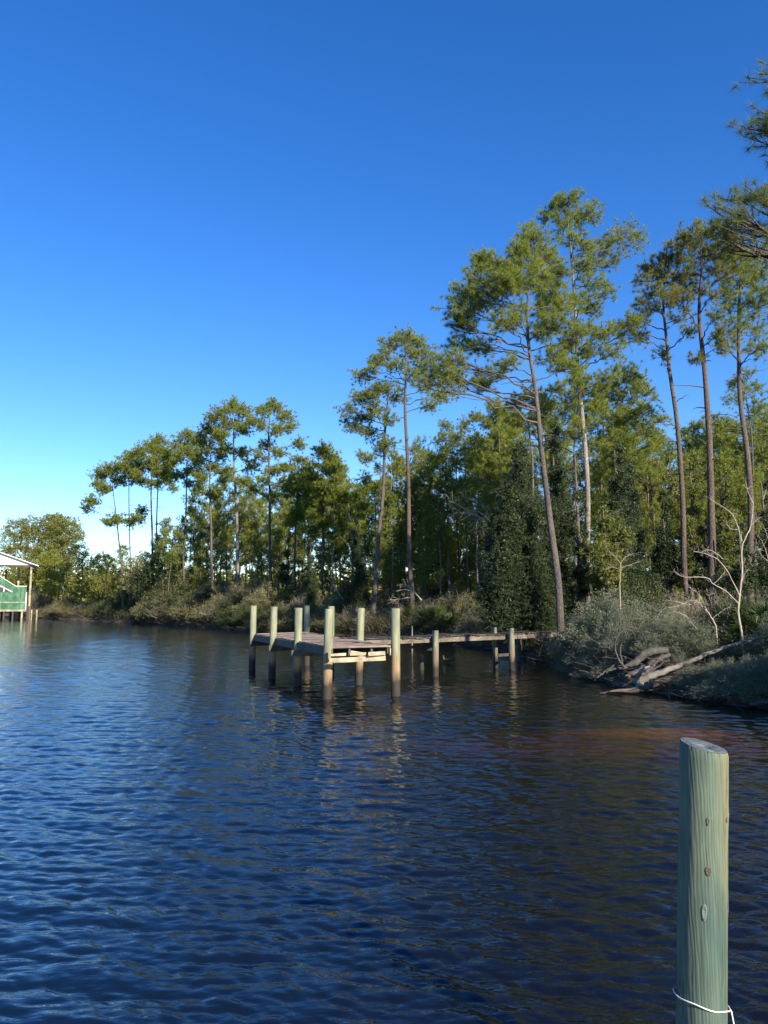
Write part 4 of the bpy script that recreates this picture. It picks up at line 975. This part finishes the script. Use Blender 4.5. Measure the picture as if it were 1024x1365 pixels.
def blades(pts, h0, h1, w, name, mt, label, cat):
    k = 9; P = np.repeat(pts, k, 0) + rng.normal(0, .09, (len(pts) * k, 2))
    z = np.maximum(height(P[:, 0], P[:, 1]), -.05)
    B = np.column_stack([P, z]); sc = (.8 + B[:, 1:2] / 90)
    H = rng.uniform(h0, h1, (len(B), 1)) * sc
    lean = rng.normal(0, .35, (len(B), 2)) * H
    mid = B + np.column_stack([lean * .35, H * .6]); tip = B + np.column_stack([lean, H * rng.uniform(.65, 1, H.shape)])
    s = np.column_stack([nz(rng.normal(size=(len(B), 2))), np.zeros(len(B))]) * w * sc
    V = np.stack([B - s, mid - s * .8, tip, mid + s * .8], 1).reshape(-1, 3); V2 = V
    mbb = MB(); mbb.add(V2, np.arange(len(V2)).reshape(-1, 4))
    tag(mbb.build(name, M[mt]), label, cat, None, 'stuff')
gp = scatter_bank(7500, .0, 2.2); gp = gp[(gp[:, 1] > 33)]
blades(gp, .3, .95, .010, 'dry_grass', 'grass', 'dry tawny grass and reeds fringing the bank', 'grass')
pts = scatter_bank(5600, .7, 26, 140); pts = pts[pts[:, 1] > 27]
z = height(pts[:, 0], pts[:, 1]); P = np.column_stack([pts, z])
hh = rng.uniform(.25, 1.6, len(P)) * (.7 + .5 * vnoise(pts[:, 0], pts[:, 1], .35, 4))
hh = np.clip(hh, .2, 2.0)
C = np.repeat(P, 12, 0); hr = np.repeat(hh, 12)
C += np.column_stack([rng.normal(0, .55, len(C)), rng.normal(0, .55, len(C)), hr * rng.uniform(0, 1, len(C))])
mb = MB(); ls = np.clip(C[:, 1] / 60, .3, 1.1)[:, None, None]; leaves(mb, C, nz(rng.normal(size=C.shape) + np.array([0, 0, .6])), 6, .16 * ls, .05 * ls, .6, .16)
tag(mb.build('undergrowth', M['shrub']), 'low mixed undergrowth covering the wooded ground behind the shore', 'undergrowth', None, 'stuff')

# ------------------------------------------------------------------ dock
def pile_mesh(name, xy, top, r, par, mt, origin, lean=(0, 0), bottom=-1.2):
    zz = np.array([bottom, 0, .5, 1.0, 1.6, top - .02, top])
    P = np.stack([xy[0] + lean[0] * zz, xy[1] + lean[1] * zz, zz], -1)
    R = r * np.array([1.08, 1.05, 1.03, 1.01, 1.0, .985, .93])
    mb = MB(); tubes(mb, P, R, 16, cap=True)
    # splits running down from the top
    return mb.build(name, M[mt], par, origin)
Lp = [G(436, 932), G(396.5, 915), G(362.5, 904), G(336, 893.5)]
Rp = [G(527.5, 928), G(478.3, 911.5), G(441, 898), G(409, 887.5)]
org = np.array([*(Lp[0][:2] + Rp[3][:2]) / 2, 0.0])
dock = root('dock_platform', org, 'old dock platform of weathered grey boards on eight tall green pilings, front ledger hanging broken', 'dock')
ZD = 1.40
tops = [2.42, 2.43, 2.45, 2.47, 2.43, 2.42, 2.46, 2.47]
for i, (p, t) in enumerate(zip(Lp + Rp, tops)):
    pile_mesh('piling', p[:2], t, .128 if i in (0, 4) else .122, dock, 'pile', org, (rng.normal(0, .011), rng.normal(0, .011)))
L0, L3, R0, R3 = (np.array([*p[:2]]) for p in (Lp[0], Lp[3], Rp[0], Rp[3]))
# boards lie across, between the two rows; deck edges lie just inside the pilings
ux = nz(R0 - L0)
mb = MB(); nb = 64
for i in range(nb):
    f = (i + .5) / nb - .012
    a = L0 + (L3 - L0) * f; b = R0 + (R3 - R0) * f
    d = nz(b - a); j1, j2 = rng.normal(0, .012), rng.normal(0, .03)
    a2 = a + d * (.10 + j1); b2 = b - d * (.17 + j2)
    if i in (6, 7): b2 -= d * .35
    if i == 8: b2 += d * .1
    beam(mb, [*a2, ZD - .019 + rng.normal(0, .003)], [*b2, ZD - .019 + rng.normal(0, .006)], .138, .038, .0015)
mb.build('deck', M['deckwood'], dock, org)
def side2(f): return L0 + (L3 - L0) * f
def side2r(f): return R0 + (R3 - R0) * f
# left side fascia, three lengths
for f0, f1 in ((0.005, .345), (.35, .66), (.665, .985)):
    mb = MB(); a = side2(f0) + ux * .07; b = side2(f1) + ux * .07
    beam(mb, [*a, ZD - .150], [*b, ZD - .150], .045, .215, .003); mb.build('fascia_board', M['fascia'], dock, org)
for fx in (.32, .66):
    mb = MB()
    a = L0 + (R0 - L0) * fx; b = L3 + (R3 - L3) * fx
    beam(mb, [*(a + (b - a) * .004), ZD - .152], [*b, ZD - .152], .05, .215, .003); mb.build('joist', M['fascia'], dock, org)
mb = MB(); a = side2r(.0) - ux * .19; b = side2r(.985) - ux * .19
beam(mb, [*(a + (b - a) * .012), ZD - .140], [*b, ZD - .150], .045, .19, .003); mb.build('joist', M['fascia'], dock, org)
# cap beams under the joists at each pair of pilings
for k in (1, 2, 3):
    a, b = np.array(Lp[k][:2]), np.array(Rp[k][:2]); d = nz(b - a); n2 = np.array([-d[1], d[0]])
    mb = MB(); beam(mb, [*(a - d * .25 - n2 * .155), ZD - .37], [*(b + d * .1 - n2 * .155), ZD - .37], .05, .20, .004); mb.build('cap_beam', M['fascia'], dock, org)
# hanging front ledger: two pale split boards and a loose offcut
a, b = W(439, 878.5, 20.75), W(514, 875.0, 21.0)
mb = MB(); beam(mb, a - [0, 0, .045], b - [0, 0, .045], .045, .125, .003); mb.build('ledger_board', M['cream'], dock, org)
for (x0, x1, y0, y1, h) in ((441, 461, 873.2, 872.2, .07), (466.5, 488, 871.8, 871.6, .085), (491, 513.5, 872.0, 870.5, .10)):
    mb = MB(); beam(mb, W(x0, y0, 20.80), W(x1, y1, 20.92), .04, h, .004); mb.build('ledger_board', M['cream'], dock, org)
mb = MB(); beam(mb, W(467, 868.2, 21.1), W(482, 870.4, 21.2), .14, .05, .003); mb.build('loose_board', M['cream'], dock, org)
for px in (466.3, 495.3):
    mb = MB(); p = W(px, 868, 20.95); box(mb, (p[0], p[1], ZD - .155), (.036, .05, .235)); mb.build('hanger', M['walkrail'], dock, org)
mb = MB(); p = W(520.6, 865, 21.25); box(mb, (p[0], p[1], ZD - .13), (.03, .05, .19)); mb.build('hanger', M['cream'], dock, org)
mb = MB(); p = W(442.5, 867, 20.9); box(mb, (p[0], p[1], ZD - .17), (.05, .05, .26)); mb.build('hanger', M['walkrail'], dock, org)
# front edge board seen bright in the sun
mb = MB(); beam(mb, [*(L0 + ux * .12 - [0, .035]), ZD - .022], [*(R0 - ux * .15 - [0, .035]), ZD - .022], .03, .050, .002); mb.build('edge_board', M['cream'], dock, org)

# ------------------------------------------------------------------ walkway to the bank
wa = np.array([-1.15, 25.75]); wb = np.array([8.6, 33.5]); wd = nz(wb - wa); wn = np.array([-wd[1], wd[0]])
worg = np.array([*((wa + wb) / 2), 0.0])
walk = root('walkway', worg, 'narrow sagging plank walkway from the dock platform to the shaded right bank', 'walkway')
ZW = 1.385
M['walkdeck'] = plank('shaded_walkway_boards', (.035, .03, .027), (.07, .06, .054), (.12, .10, .09), (3, 3, 3))  # boards darkened, the walkway's shade is put into their colour
Lw = np.linalg.norm(wb - wa); nbw = int(Lw / .15)
mb = MB()
for i in range(nbw):
    c = wa + wd * (i + .5) * Lw / nbw
    s = .02 * math.sin(i * .23) + rng.normal(0, .006)
    a = c - wn * (.05 + rng.normal(0, .025)); b = c + wn * (1.10 + rng.normal(0, .03))
    beam(mb, [*a, ZW - .02 + s], [*b, ZW - .02 + s + rng.normal(0, .008)], .14, .038, .002)
mb.build('deck', M['walkdeck'], walk, worg)
for off, mt_ in ((0.03, 'walkrail'), (1.0, 'fascia')):
    for f0, f1 in ((0, .33), (.332, .66), (.662, 1.0)):
        mb = MB(); a = wa + (wb - wa) * f0 + wn * off; b = wa + (wb - wa) * f1 + wn * off
        beam(mb, [*a, ZW - .135], [*b, ZW - .135], .045, .165, .003); mb.build('stringer', M[mt_], walk, worg)
for px, py, tp_, r in ((580.5, 901, 1.37, .115), (683, 893, 1.38, .12), (661, 890, 1.2, .10)):
    p = G(px, py); pile_mesh('post', p[:2], tp_ if px != 661 else 1.22, r, walk, 'pile_old', worg, (rng.normal(0, .01), 0))
p = G(549.5, 884); pile_mesh('post', p[:2], 1.20, .035, walk, 'pile_old', worg)
for pa, pb in (((545, 862), (580, 866)), ((664, 873.5), (682, 872.5))):
    mb = MB(); beam(mb, W(pa[0], pa[1], 29.2), W(pb[0], pb[1], 28.6 if pa[0] < 600 else 30.7), .05, .11, .003); mb.build('brace', M['fascia'], walk, worg)
p = G(562, 893)
mb = MB(); zz = np.array([-1, 0, .3, .52, .60]); tubes(mb, np.stack([p[0] + 0 * zz, p[1] + 0 * zz, zz], -1), np.array([.10, .10, .095, .09, .05]), 12, cap=True)
o = mb.build('piling_stub', M['pile_old'], None, (p[0], p[1], 0)); o.location = (float(p[0]), float(p[1]), 0)
tag(o, 'short broken piling stub standing in the water left of the walkway post', 'piling')

# ------------------------------------------------------------------ near piling with its rope
def near_piling():
    base = W(938, 991, 3.95); X0, Y0 = base[0], base[1]
    zt = base[2]
    par = root('piling', (X0, Y0, 0), 'large green treated mooring piling close by at lower right, with knots and a slanted top', 'piling')
    N = 96; a = np.arange(N) * 2 * math.pi / N
    zs = np.concatenate([np.linspace(-1.5, zt - .35, 60), np.linspace(zt - .33, zt, 14)])
    q0 = W(935, 1345, 3.95); lean = np.array([(base[0] - q0[0]) / (base[2] - q0[2]), 0.0])
    rows = []
    for i, z in enumerate(zs):
        r = .1125 + .004 * (zt - z) / 2 + .0012 * np.sin(a * 3 + z * 2) + .0008 * np.sin(a * 7 - z * 5) + rng.normal(0, .00025, N)
        # fine checks: narrow grooves
        for (ga, z0, z1, dep) in ((-1.30, zt - .9, zt + 1, .004), (-.9, zt - .5, zt + 1, .003), (-2.0, zt - 1.6, zt - .7, .003), (-.55, zt - 1.2, zt - .2, .003), (-1.05, zt - 1.7, zt - 1.1, .003)):
            if z0 < z < z1: r = r - dep * np.exp(-((np.angle(np.exp(1j * (a - ga)))) / .035) ** 2) * min(1, (z - z0) * 6)
        # knots bulge slightly
        for (ka, kz, kr) in ((-1.72, zt - .345, .045), (-1.70, zt - .565, .05), (-1.83, zt - .735, .06), (-.45, zt - .75, .05), (-.55, zt - .33, .03)):
            d2 = ((np.angle(np.exp(1j * (a - ka))) * .1125) ** 2 * 1.6 + (z - kz) ** 2) / kr ** 2
            r = r + .0035 * np.exp(-d2 * 1.2)
        zc = z
        top_slope = np.zeros(N)
        if i >= 60:
            f = (i - 60) / 13.0
            top_slope = -f * (.030 * np.cos(a) * .7 + .010 - .015 * np.sin(a))    # slanted saw cut, lower at the right
            if i == len(zs) - 1: r = r - .006
        x = X0 + r * np.cos(a) + lean[0] * (z - zt); y = Y0 + r * np.sin(a)
        rows.append(np.stack([x, y, zc + top_slope], -1))
    V = np.array(rows); K = len(zs)
    ix = np.arange(K * N).reshape(K, N)
    q = np.stack([ix[:-1], np.roll(ix, -1, 1)[:-1], np.roll(ix, -1, 1)[1:], ix[1:]], -1).reshape(-1, 4)
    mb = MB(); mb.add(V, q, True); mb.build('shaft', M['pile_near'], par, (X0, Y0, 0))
    # sawn end grain: concentric rings, a sunken heart and a lip at the back
    mb = MB(); rr = np.linspace(1, 0, 14); rows = []
    for f in rr:
        rad = .1065 * f
        h = -.030 * .7 * np.cos(a) * f + .015 * np.sin(a) * f - .010 + (.0035 if .25 < f < .86 else 0) - .016 * np.exp(-((f - .12) / .28) ** 2)
        rows.append(np.stack([X0 + rad * np.cos(a), Y0 + rad * np.sin(a), zt + h + rng.normal(0, .0006, N)], -1))
    V = np.array(rows); K = len(rr); ix = np.arange(K * N).reshape(K, N)
    q = np.stack([ix[:-1], np.roll(ix, -1, 1)[:-1], np.roll(ix, -1, 1)[1:], ix[1:]], -1).reshape(-1, 4)
    mb.add(V, q, False); mb.build('sawn_top', M['endgrain'], par, (X0, Y0, 0))
    # knots: oval eyes set in the surface
    def knot(ka, kz, w, h, mt_):
        mb = MB(); n = 20; t = np.arange(n) * 2 * math.pi / n
        rings = []
        for s, dep in ((1.0, .000), (.93, .0036), (.62, .0034), (.5, .0026), (0.0, .0024)):
            aa = ka + np.cos(t) * w * s / .115 * (1 + .1 * np.sin(t * 3)); zz_ = kz + np.sin(t) * h * s
            r = .1133 + .004 * (zt - zz_) / 2 + dep
            rings.append(np.stack([X0 + r * np.cos(aa) + lean[0] * (zz_ - zt), Y0 + r * np.sin(aa), zz_], -1))
        V = np.array(rings); k = len(rings); ix = np.arange(k * n).reshape(k, n)
        q = np.stack([ix[:-1], np.roll(ix, -1, 1)[:-1], np.roll(ix, -1, 1)[1:], ix[1:]], -1).reshape(-1, 4)
        mb.add(V, q, True); mb.build('knot', M[mt_], par, (X0, Y0, 0))
    knot(-1.77, zt - .345, .008, .020, 'knot')
    knot(-1.74, zt - .572, .015, .024, 'knot')
    knot(-1.88, zt - .760, .013, .042, 'knot_pale')
    knot(-.62, zt - .745, .010, .020, 'knot')
    knot(-.80, zt - .345, .006, .014, 'knot')
    # thin white cord round the shaft
    zr = W(935, 1347, 3.85)[2]
    t = np.linspace(0, 2 * math.pi, 60)
    rp = .1255
    P = np.stack([X0 + lean[0] * (zr - zt) + rp * np.cos(t) , Y0 + rp * np.sin(t), zr - .028 * np.cos(t) - .012 * np.sin(t) * 1 + .003 * np.sin(5 * t)], -1)
    P = np.vstack([P, P[-1] + [[.012, -.01, -.02]], P[-1] + [[.02, -.02, -.10]], P[-1] + [[.012, -.02, -.22]]])
    P[:, 2] += 0.0
    mb = MB(); tubes(mb, P, np.full(len(P), .0032), 8)
    o = mb.build('cord', M['cord'], None, P[0]); o.location = Vector([float(x) for x in P[0]])
    tag(o, 'thin white cord looped round the near green piling at the bottom edge', 'cord')
M['knot'] = simple('dark_knot', (.07, .06, .055), .7, .6, 90, .3)
M['knot_pale'] = simple('grey_knot', (.11, .135, .13), .7, .4, 60, .3)
M['cord'] = simple('white_cord', (.72, .72, .70), .6, .08, 60)
m, nt, out = mat('end_grain')
v = coords(nt, (1, 1, 1))
wv = nd(nt, 'ShaderNodeTexWave', Scale=30.0, Distortion=9.0, Detail=4.0); wv.wave_type = 'RINGS'; wv.rings_direction = 'Z'
nt.links.new(v, wv.inputs['Vector'])
c = ramp(nt, wv.outputs['Fac'], [(0, (.085, .10, .115)), (1, (.125, .15, .17))])
c = mix(nt, 1.0, c, ramp(nt, noise(nt, v, 22, 4), [(.3, (.5, .5, .5)), (.7, (1.25, 1.25, 1.25))]), 'MULTIPLY')
p = nd(nt, 'ShaderNodeBsdfPrincipled', Roughness=.55); nt.links.new(c, p.inputs['Base Color'])
b = nd(nt, 'ShaderNodeBump', Strength=.5, Distance=.005); nt.links.new(wv.outputs['Fac'], b.inputs['Height']); nt.links.new(b.outputs[0], p.inputs['Normal'])
nt.links.new(p.outputs[0], out.inputs[0]); M['endgrain'] = m
near_piling()


# ------------------------------------------------------------------ boathouse on the left
M['green'] = plank('green_siding', (.045, .155, .095), (.06, .195, .125), (.09, .24, .165), (6, 6, 1.5))
M['white'] = simple('white_paint', (.66, .66, .65), .6, .06, 1.5)
M['roofing'] = simple('roof_metal', (.62, .63, .65), .45, .1, 2.0)
M['darkwood'] = simple('dark_gap_shade', (.05, .045, .04), .9, .3)
M['palewood'] = plank('pale_timber', (.30, .28, .20), (.37, .34, .25), (.43, .40, .31), (5, 5, 5))
def boathouse():
    ang = math.radians(26)                       # facade turned a little toward the channel
    fx = np.array([-math.cos(ang), -math.sin(ang)]); nx = np.array([-math.sin(ang), math.cos(ang)])   # along facade to the left, inward
    Y0 = 117.0; P0 = W(38.5, 820, Y0)[:2]
    rz = ang
    def Q(px, py, off=0.0):
        """point on the facade plane (moved off metres inward) seen at that pixel"""
        u = (px - CX) / F; v = (CY - py) / F
        dx, dy, dz = u, CT - ST * v, ST + CT * v
        p0 = P0 + nx * off
        t = (p0 @ nx) / (dx * nx[0] + dy * nx[1])
        return np.array([dx * t, dy * t, EYE + dz * t])
    o0 = np.array([P0[0], P0[1], 0.0])
    par = root('boathouse', o0, 'green plank-sided boathouse on piles at the left edge, white gable under a pale metal roof', 'boathouse')
    def part(name, mt_, fn):
        mb = MB(); fn(mb); mb.build(name, M[mt_], par, o0)
    def at(s, off, z): return np.array([*(P0 + fx * s + nx * off), z])
    ze = Q(38.5, 753.5)[2]
    def sof(px): return float((Q(px, 800)[:2] - P0) @ fx)
    half = 5.6; rise = 0.36 * half
    over = 1.0
    def slab(mb, s0, z0, s1, z1):
        a0, a1 = at(s0, -.6, z0), at(s0, 9.3, z0); b0, b1 = at(s1, -.6, z1), at(s1, 9.3, z1)
        th = np.array([0, 0, -.13])
        mb.add([a0, b0, b1, a1, a0 + th, b0 + th, b1 + th, a1 + th], [[0, 1, 2, 3], [7, 6, 5, 4], [0, 4, 5, 1], [1, 5, 6, 2], [2, 6, 7, 3], [3, 7, 4, 0]])
    k = rise / half
    part('roof', 'roofing', lambda mb: (slab(mb, -over, ze + .32 - over * k, half - .002, ze + .32 + rise), slab(mb, half + .002, ze + .32 + rise, 2 * half + over, ze + .32 - over * k)))
    def gable(mb):
        g = [at(-.35, 0, ze + .02), at(half, 0, ze + .14 + rise), at(2 * half + .35, 0, ze + .02)]
        g2 = [p + np.array([*(nx * .1), 0]) for p in g]
        mb.add(g + g2, [[0, 2, 1], [3, 4, 5]]); mb.add([g[0], g[2], g2[0], g2[2]], [[0, 1, 3, 2]])
    part('gable', 'white', gable)
    part('header', 'darkwood', lambda mb: beam(mb, at(-.2, .12, ze - .12), at(2 * half + .2, .12, ze - .12), .18, .27))
    part('header', 'darkwood', lambda mb: beam(mb, at(.05, .2, ze - .14), at(.05, 9.0, ze - .14), .16, .25))
    posts = [(0, 0), (2 * half, 0), (half, 9.0)]
    for px, off in ((25, 4.4), (8, 8.9)):
        q = Q(px, 770, off); posts.append((float((q[:2] - P0) @ fx), off))
    for s, off in posts:
        part('post', 'palewood', lambda mb: box(mb, at(s, off, (ze - .3) / 2 - .3), (.27, .27, ze - .3 + .6), rz))
    zw0 = Q(30, 812.5)[2]; zt0 = Q(30, 781.8)[2]
    s_r = sof(34.6); s_k = sof(20)
    slope = (Q(0, 769.3)[2] - zt0) / (sof(0) - s_k)
    def wall(mb):
        s = s_r; i = 0
        while s < 2 * half - .3:
            top = zt0 if s < s_k else zt0 + (s - s_k) * slope
            top = min(top, ze - .5)
            box(mb, at(s + .085, .30 + .02 * (i % 2), (top + zw0) / 2), (.168, .035, top - zw0), rz); s += .172; i += 1
    part('wall', 'green', wall)
    part('cap_rail', 'white', lambda mb: (beam(mb, at(s_r - .05, .28, zt0 + .05), at(s_k, .28, zt0 + .05), .14, .09), beam(mb, at(s_k + .02, .28, zt0 + .06), at(s_k + (ze - .5 - zt0) / slope, .28, ze - .45), .14, .09)))
    part('corner_trim', 'white', lambda mb: box(mb, at(s_r - .03, .25, (zt0 - .9 + zw0) / 2), (.13, .12, zt0 - .9 - zw0), rz))
    zr = Q(20, 803)[2]
    part('rail', 'palewood', lambda mb: beam(mb, at(s_r + .1, .235, zr), at(2 * half - .3, .235, zr), .06, .13))
    zo = Q(0, 789)[2]; so_ = sof(15); zo1 = Q(0, 782)[2]; s0_ = sof(0)
    sl2 = (zo1 - zo) / (s0_ - so_)
    def wedge(mb):
        v = [at(so_, .272, zo), at(so_ + 2.6, .272, zo), at(so_ + 2.6, .272, zo + 2.6 * sl2)]
        v2 = [p - np.array([*(nx * .02), 0]) for p in v]
        mb.add(v + v2, [[0, 1, 2], [5, 4, 3]])
    part('stair_gap_shade', 'darkwood', wedge)  # flat dark wedge on the wall paints the shade of the stair gap
    part('stair_stringer', 'white', lambda mb: beam(mb, at(so_ - .1, .21, zo), at(so_ + 2.7, .21, zo + 2.8 * sl2 + .05), .05, .13))
    part('baluster', 'white', lambda mb: box(mb, at(sof(4.5), .2, zo + .38), (.13, .05, .76), rz))
    part('sill_beam', 'palewood', lambda mb: beam(mb, at(s_r - .1, .2, zw0 - .14), at(2 * half, .2, zw0 - .14), .25, .28))
    part('floor', 'darkwood', lambda mb: box(mb, at(half + .4, 4.7, zw0 - .2), (2 * half - .6, 8.6, .22), rz))
    for i, s in enumerate((sof(30.3), 2.2, 3.4, 4.7, 6.0, 7.5, 9.0)):
        part('pile', 'palewood' if i == 0 else 'darkwood', lambda mb: box(mb, at(s, .25, .05), (.24, .24, 2 * (zw0 - .28) - .1 if zw0 < 1 else 2.4), rz))
        part('pile', 'darkwood', lambda mb: box(mb, at(s + .3, 4.6, .1), (.26, .26, 2.2), rz))
        part('pile', 'darkwood', lambda mb: box(mb, at(s + .1, 8.3, .1), (.26, .26, 2.2), rz))
    part('dark_post', 'darkwood', lambda mb: box(mb, at(.12, -.22, .75), (.42, .16, 2.6), rz))
boathouse()
for px, lab in ((42.0, 'pale short post in the water just right of the boathouse'), (49.0, 'pale short post right of the other one by the boathouse, farther from the wall')):
    p = W(px, 818, 122); mb = MB()
    tubes(mb, np.array([[p[0], p[1], -1], [p[0], p[1], 0.6], [p[0] + .02, p[1], 1.45]]), np.array([.14, .13, .12]), 10, cap=True)
    o = mb.build('mooring_post', M['palewood'], None, (p[0], p[1], 0)); o.location = (float(p[0]), float(p[1]), 0)
    tag(o, lab, 'post', 'posts by the boathouse')

# ------------------------------------------------------------------ sky, sun, camera
EL, AZ = math.radians(25), math.radians(35)          # azimuth from straight behind the camera toward the right
sv = Vector((math.sin(AZ) * math.cos(EL), -math.cos(AZ) * math.cos(EL), math.sin(EL)))
sun = bpy.data.lights.new('sun', 'SUN'); sun.energy = 5.0; sun.angle = math.radians(.5); sun.color = (1.0, .86, .66)
so = bpy.data.objects.new('sun', sun); so.rotation_euler = sv.to_track_quat('Z', 'Y').to_euler(); so.location = (30, -20, 40); COL.objects.link(so)
w = bpy.data.worlds.new('World'); S.world = w; w.use_nodes = True; nt = w.node_tree; nt.nodes.clear()
sky = nt.nodes.new('ShaderNodeTexSky'); sky.sky_type = 'NISHITA'; sky.sun_disc = False
sky.sun_elevation = EL; sky.sun_rotation = math.atan2(sv.x, sv.y)
sky.air_density = 1.0; sky.dust_density = 0.0; sky.ozone_density = 4.0; sky.altitude = 300
hs = nt.nodes.new('ShaderNodeHueSaturation'); hs.inputs['Hue'].default_value = .512; hs.inputs['Saturation'].default_value = 1.27; hs.inputs['Value'].default_value = 1.0
bg = nt.nodes.new('ShaderNodeBackground'); bg.inputs['Strength'].default_value = .11
wo = nt.nodes.new('ShaderNodeOutputWorld')
nt.links.new(sky.outputs[0], hs.inputs['Color']); nt.links.new(hs.outputs[0], bg.inputs[0]); nt.links.new(bg.outputs[0], wo.inputs[0])

cam = bpy.data.cameras.new('camera'); co = bpy.data.objects.new('camera', cam); COL.objects.link(co); S.camera = co
cam.sensor_fit = 'VERTICAL'; cam.sensor_height = 36; cam.lens = 36 * F / 1365.0
cam.clip_start = .1; cam.clip_end = 6000
co.location = (0, 0, EYE); co.rotation_euler = (math.pi / 2 + TH, 0, 0)
S.view_settings.view_transform = 'Standard'; S.view_settings.look = 'None'; S.view_settings.exposure = 1.08; S.view_settings.gamma = 1.0
S.cycles.max_bounces = 6; S.cycles.diffuse_bounces = 2; S.cycles.glossy_bounces = 3; S.cycles.transmission_bounces = 3
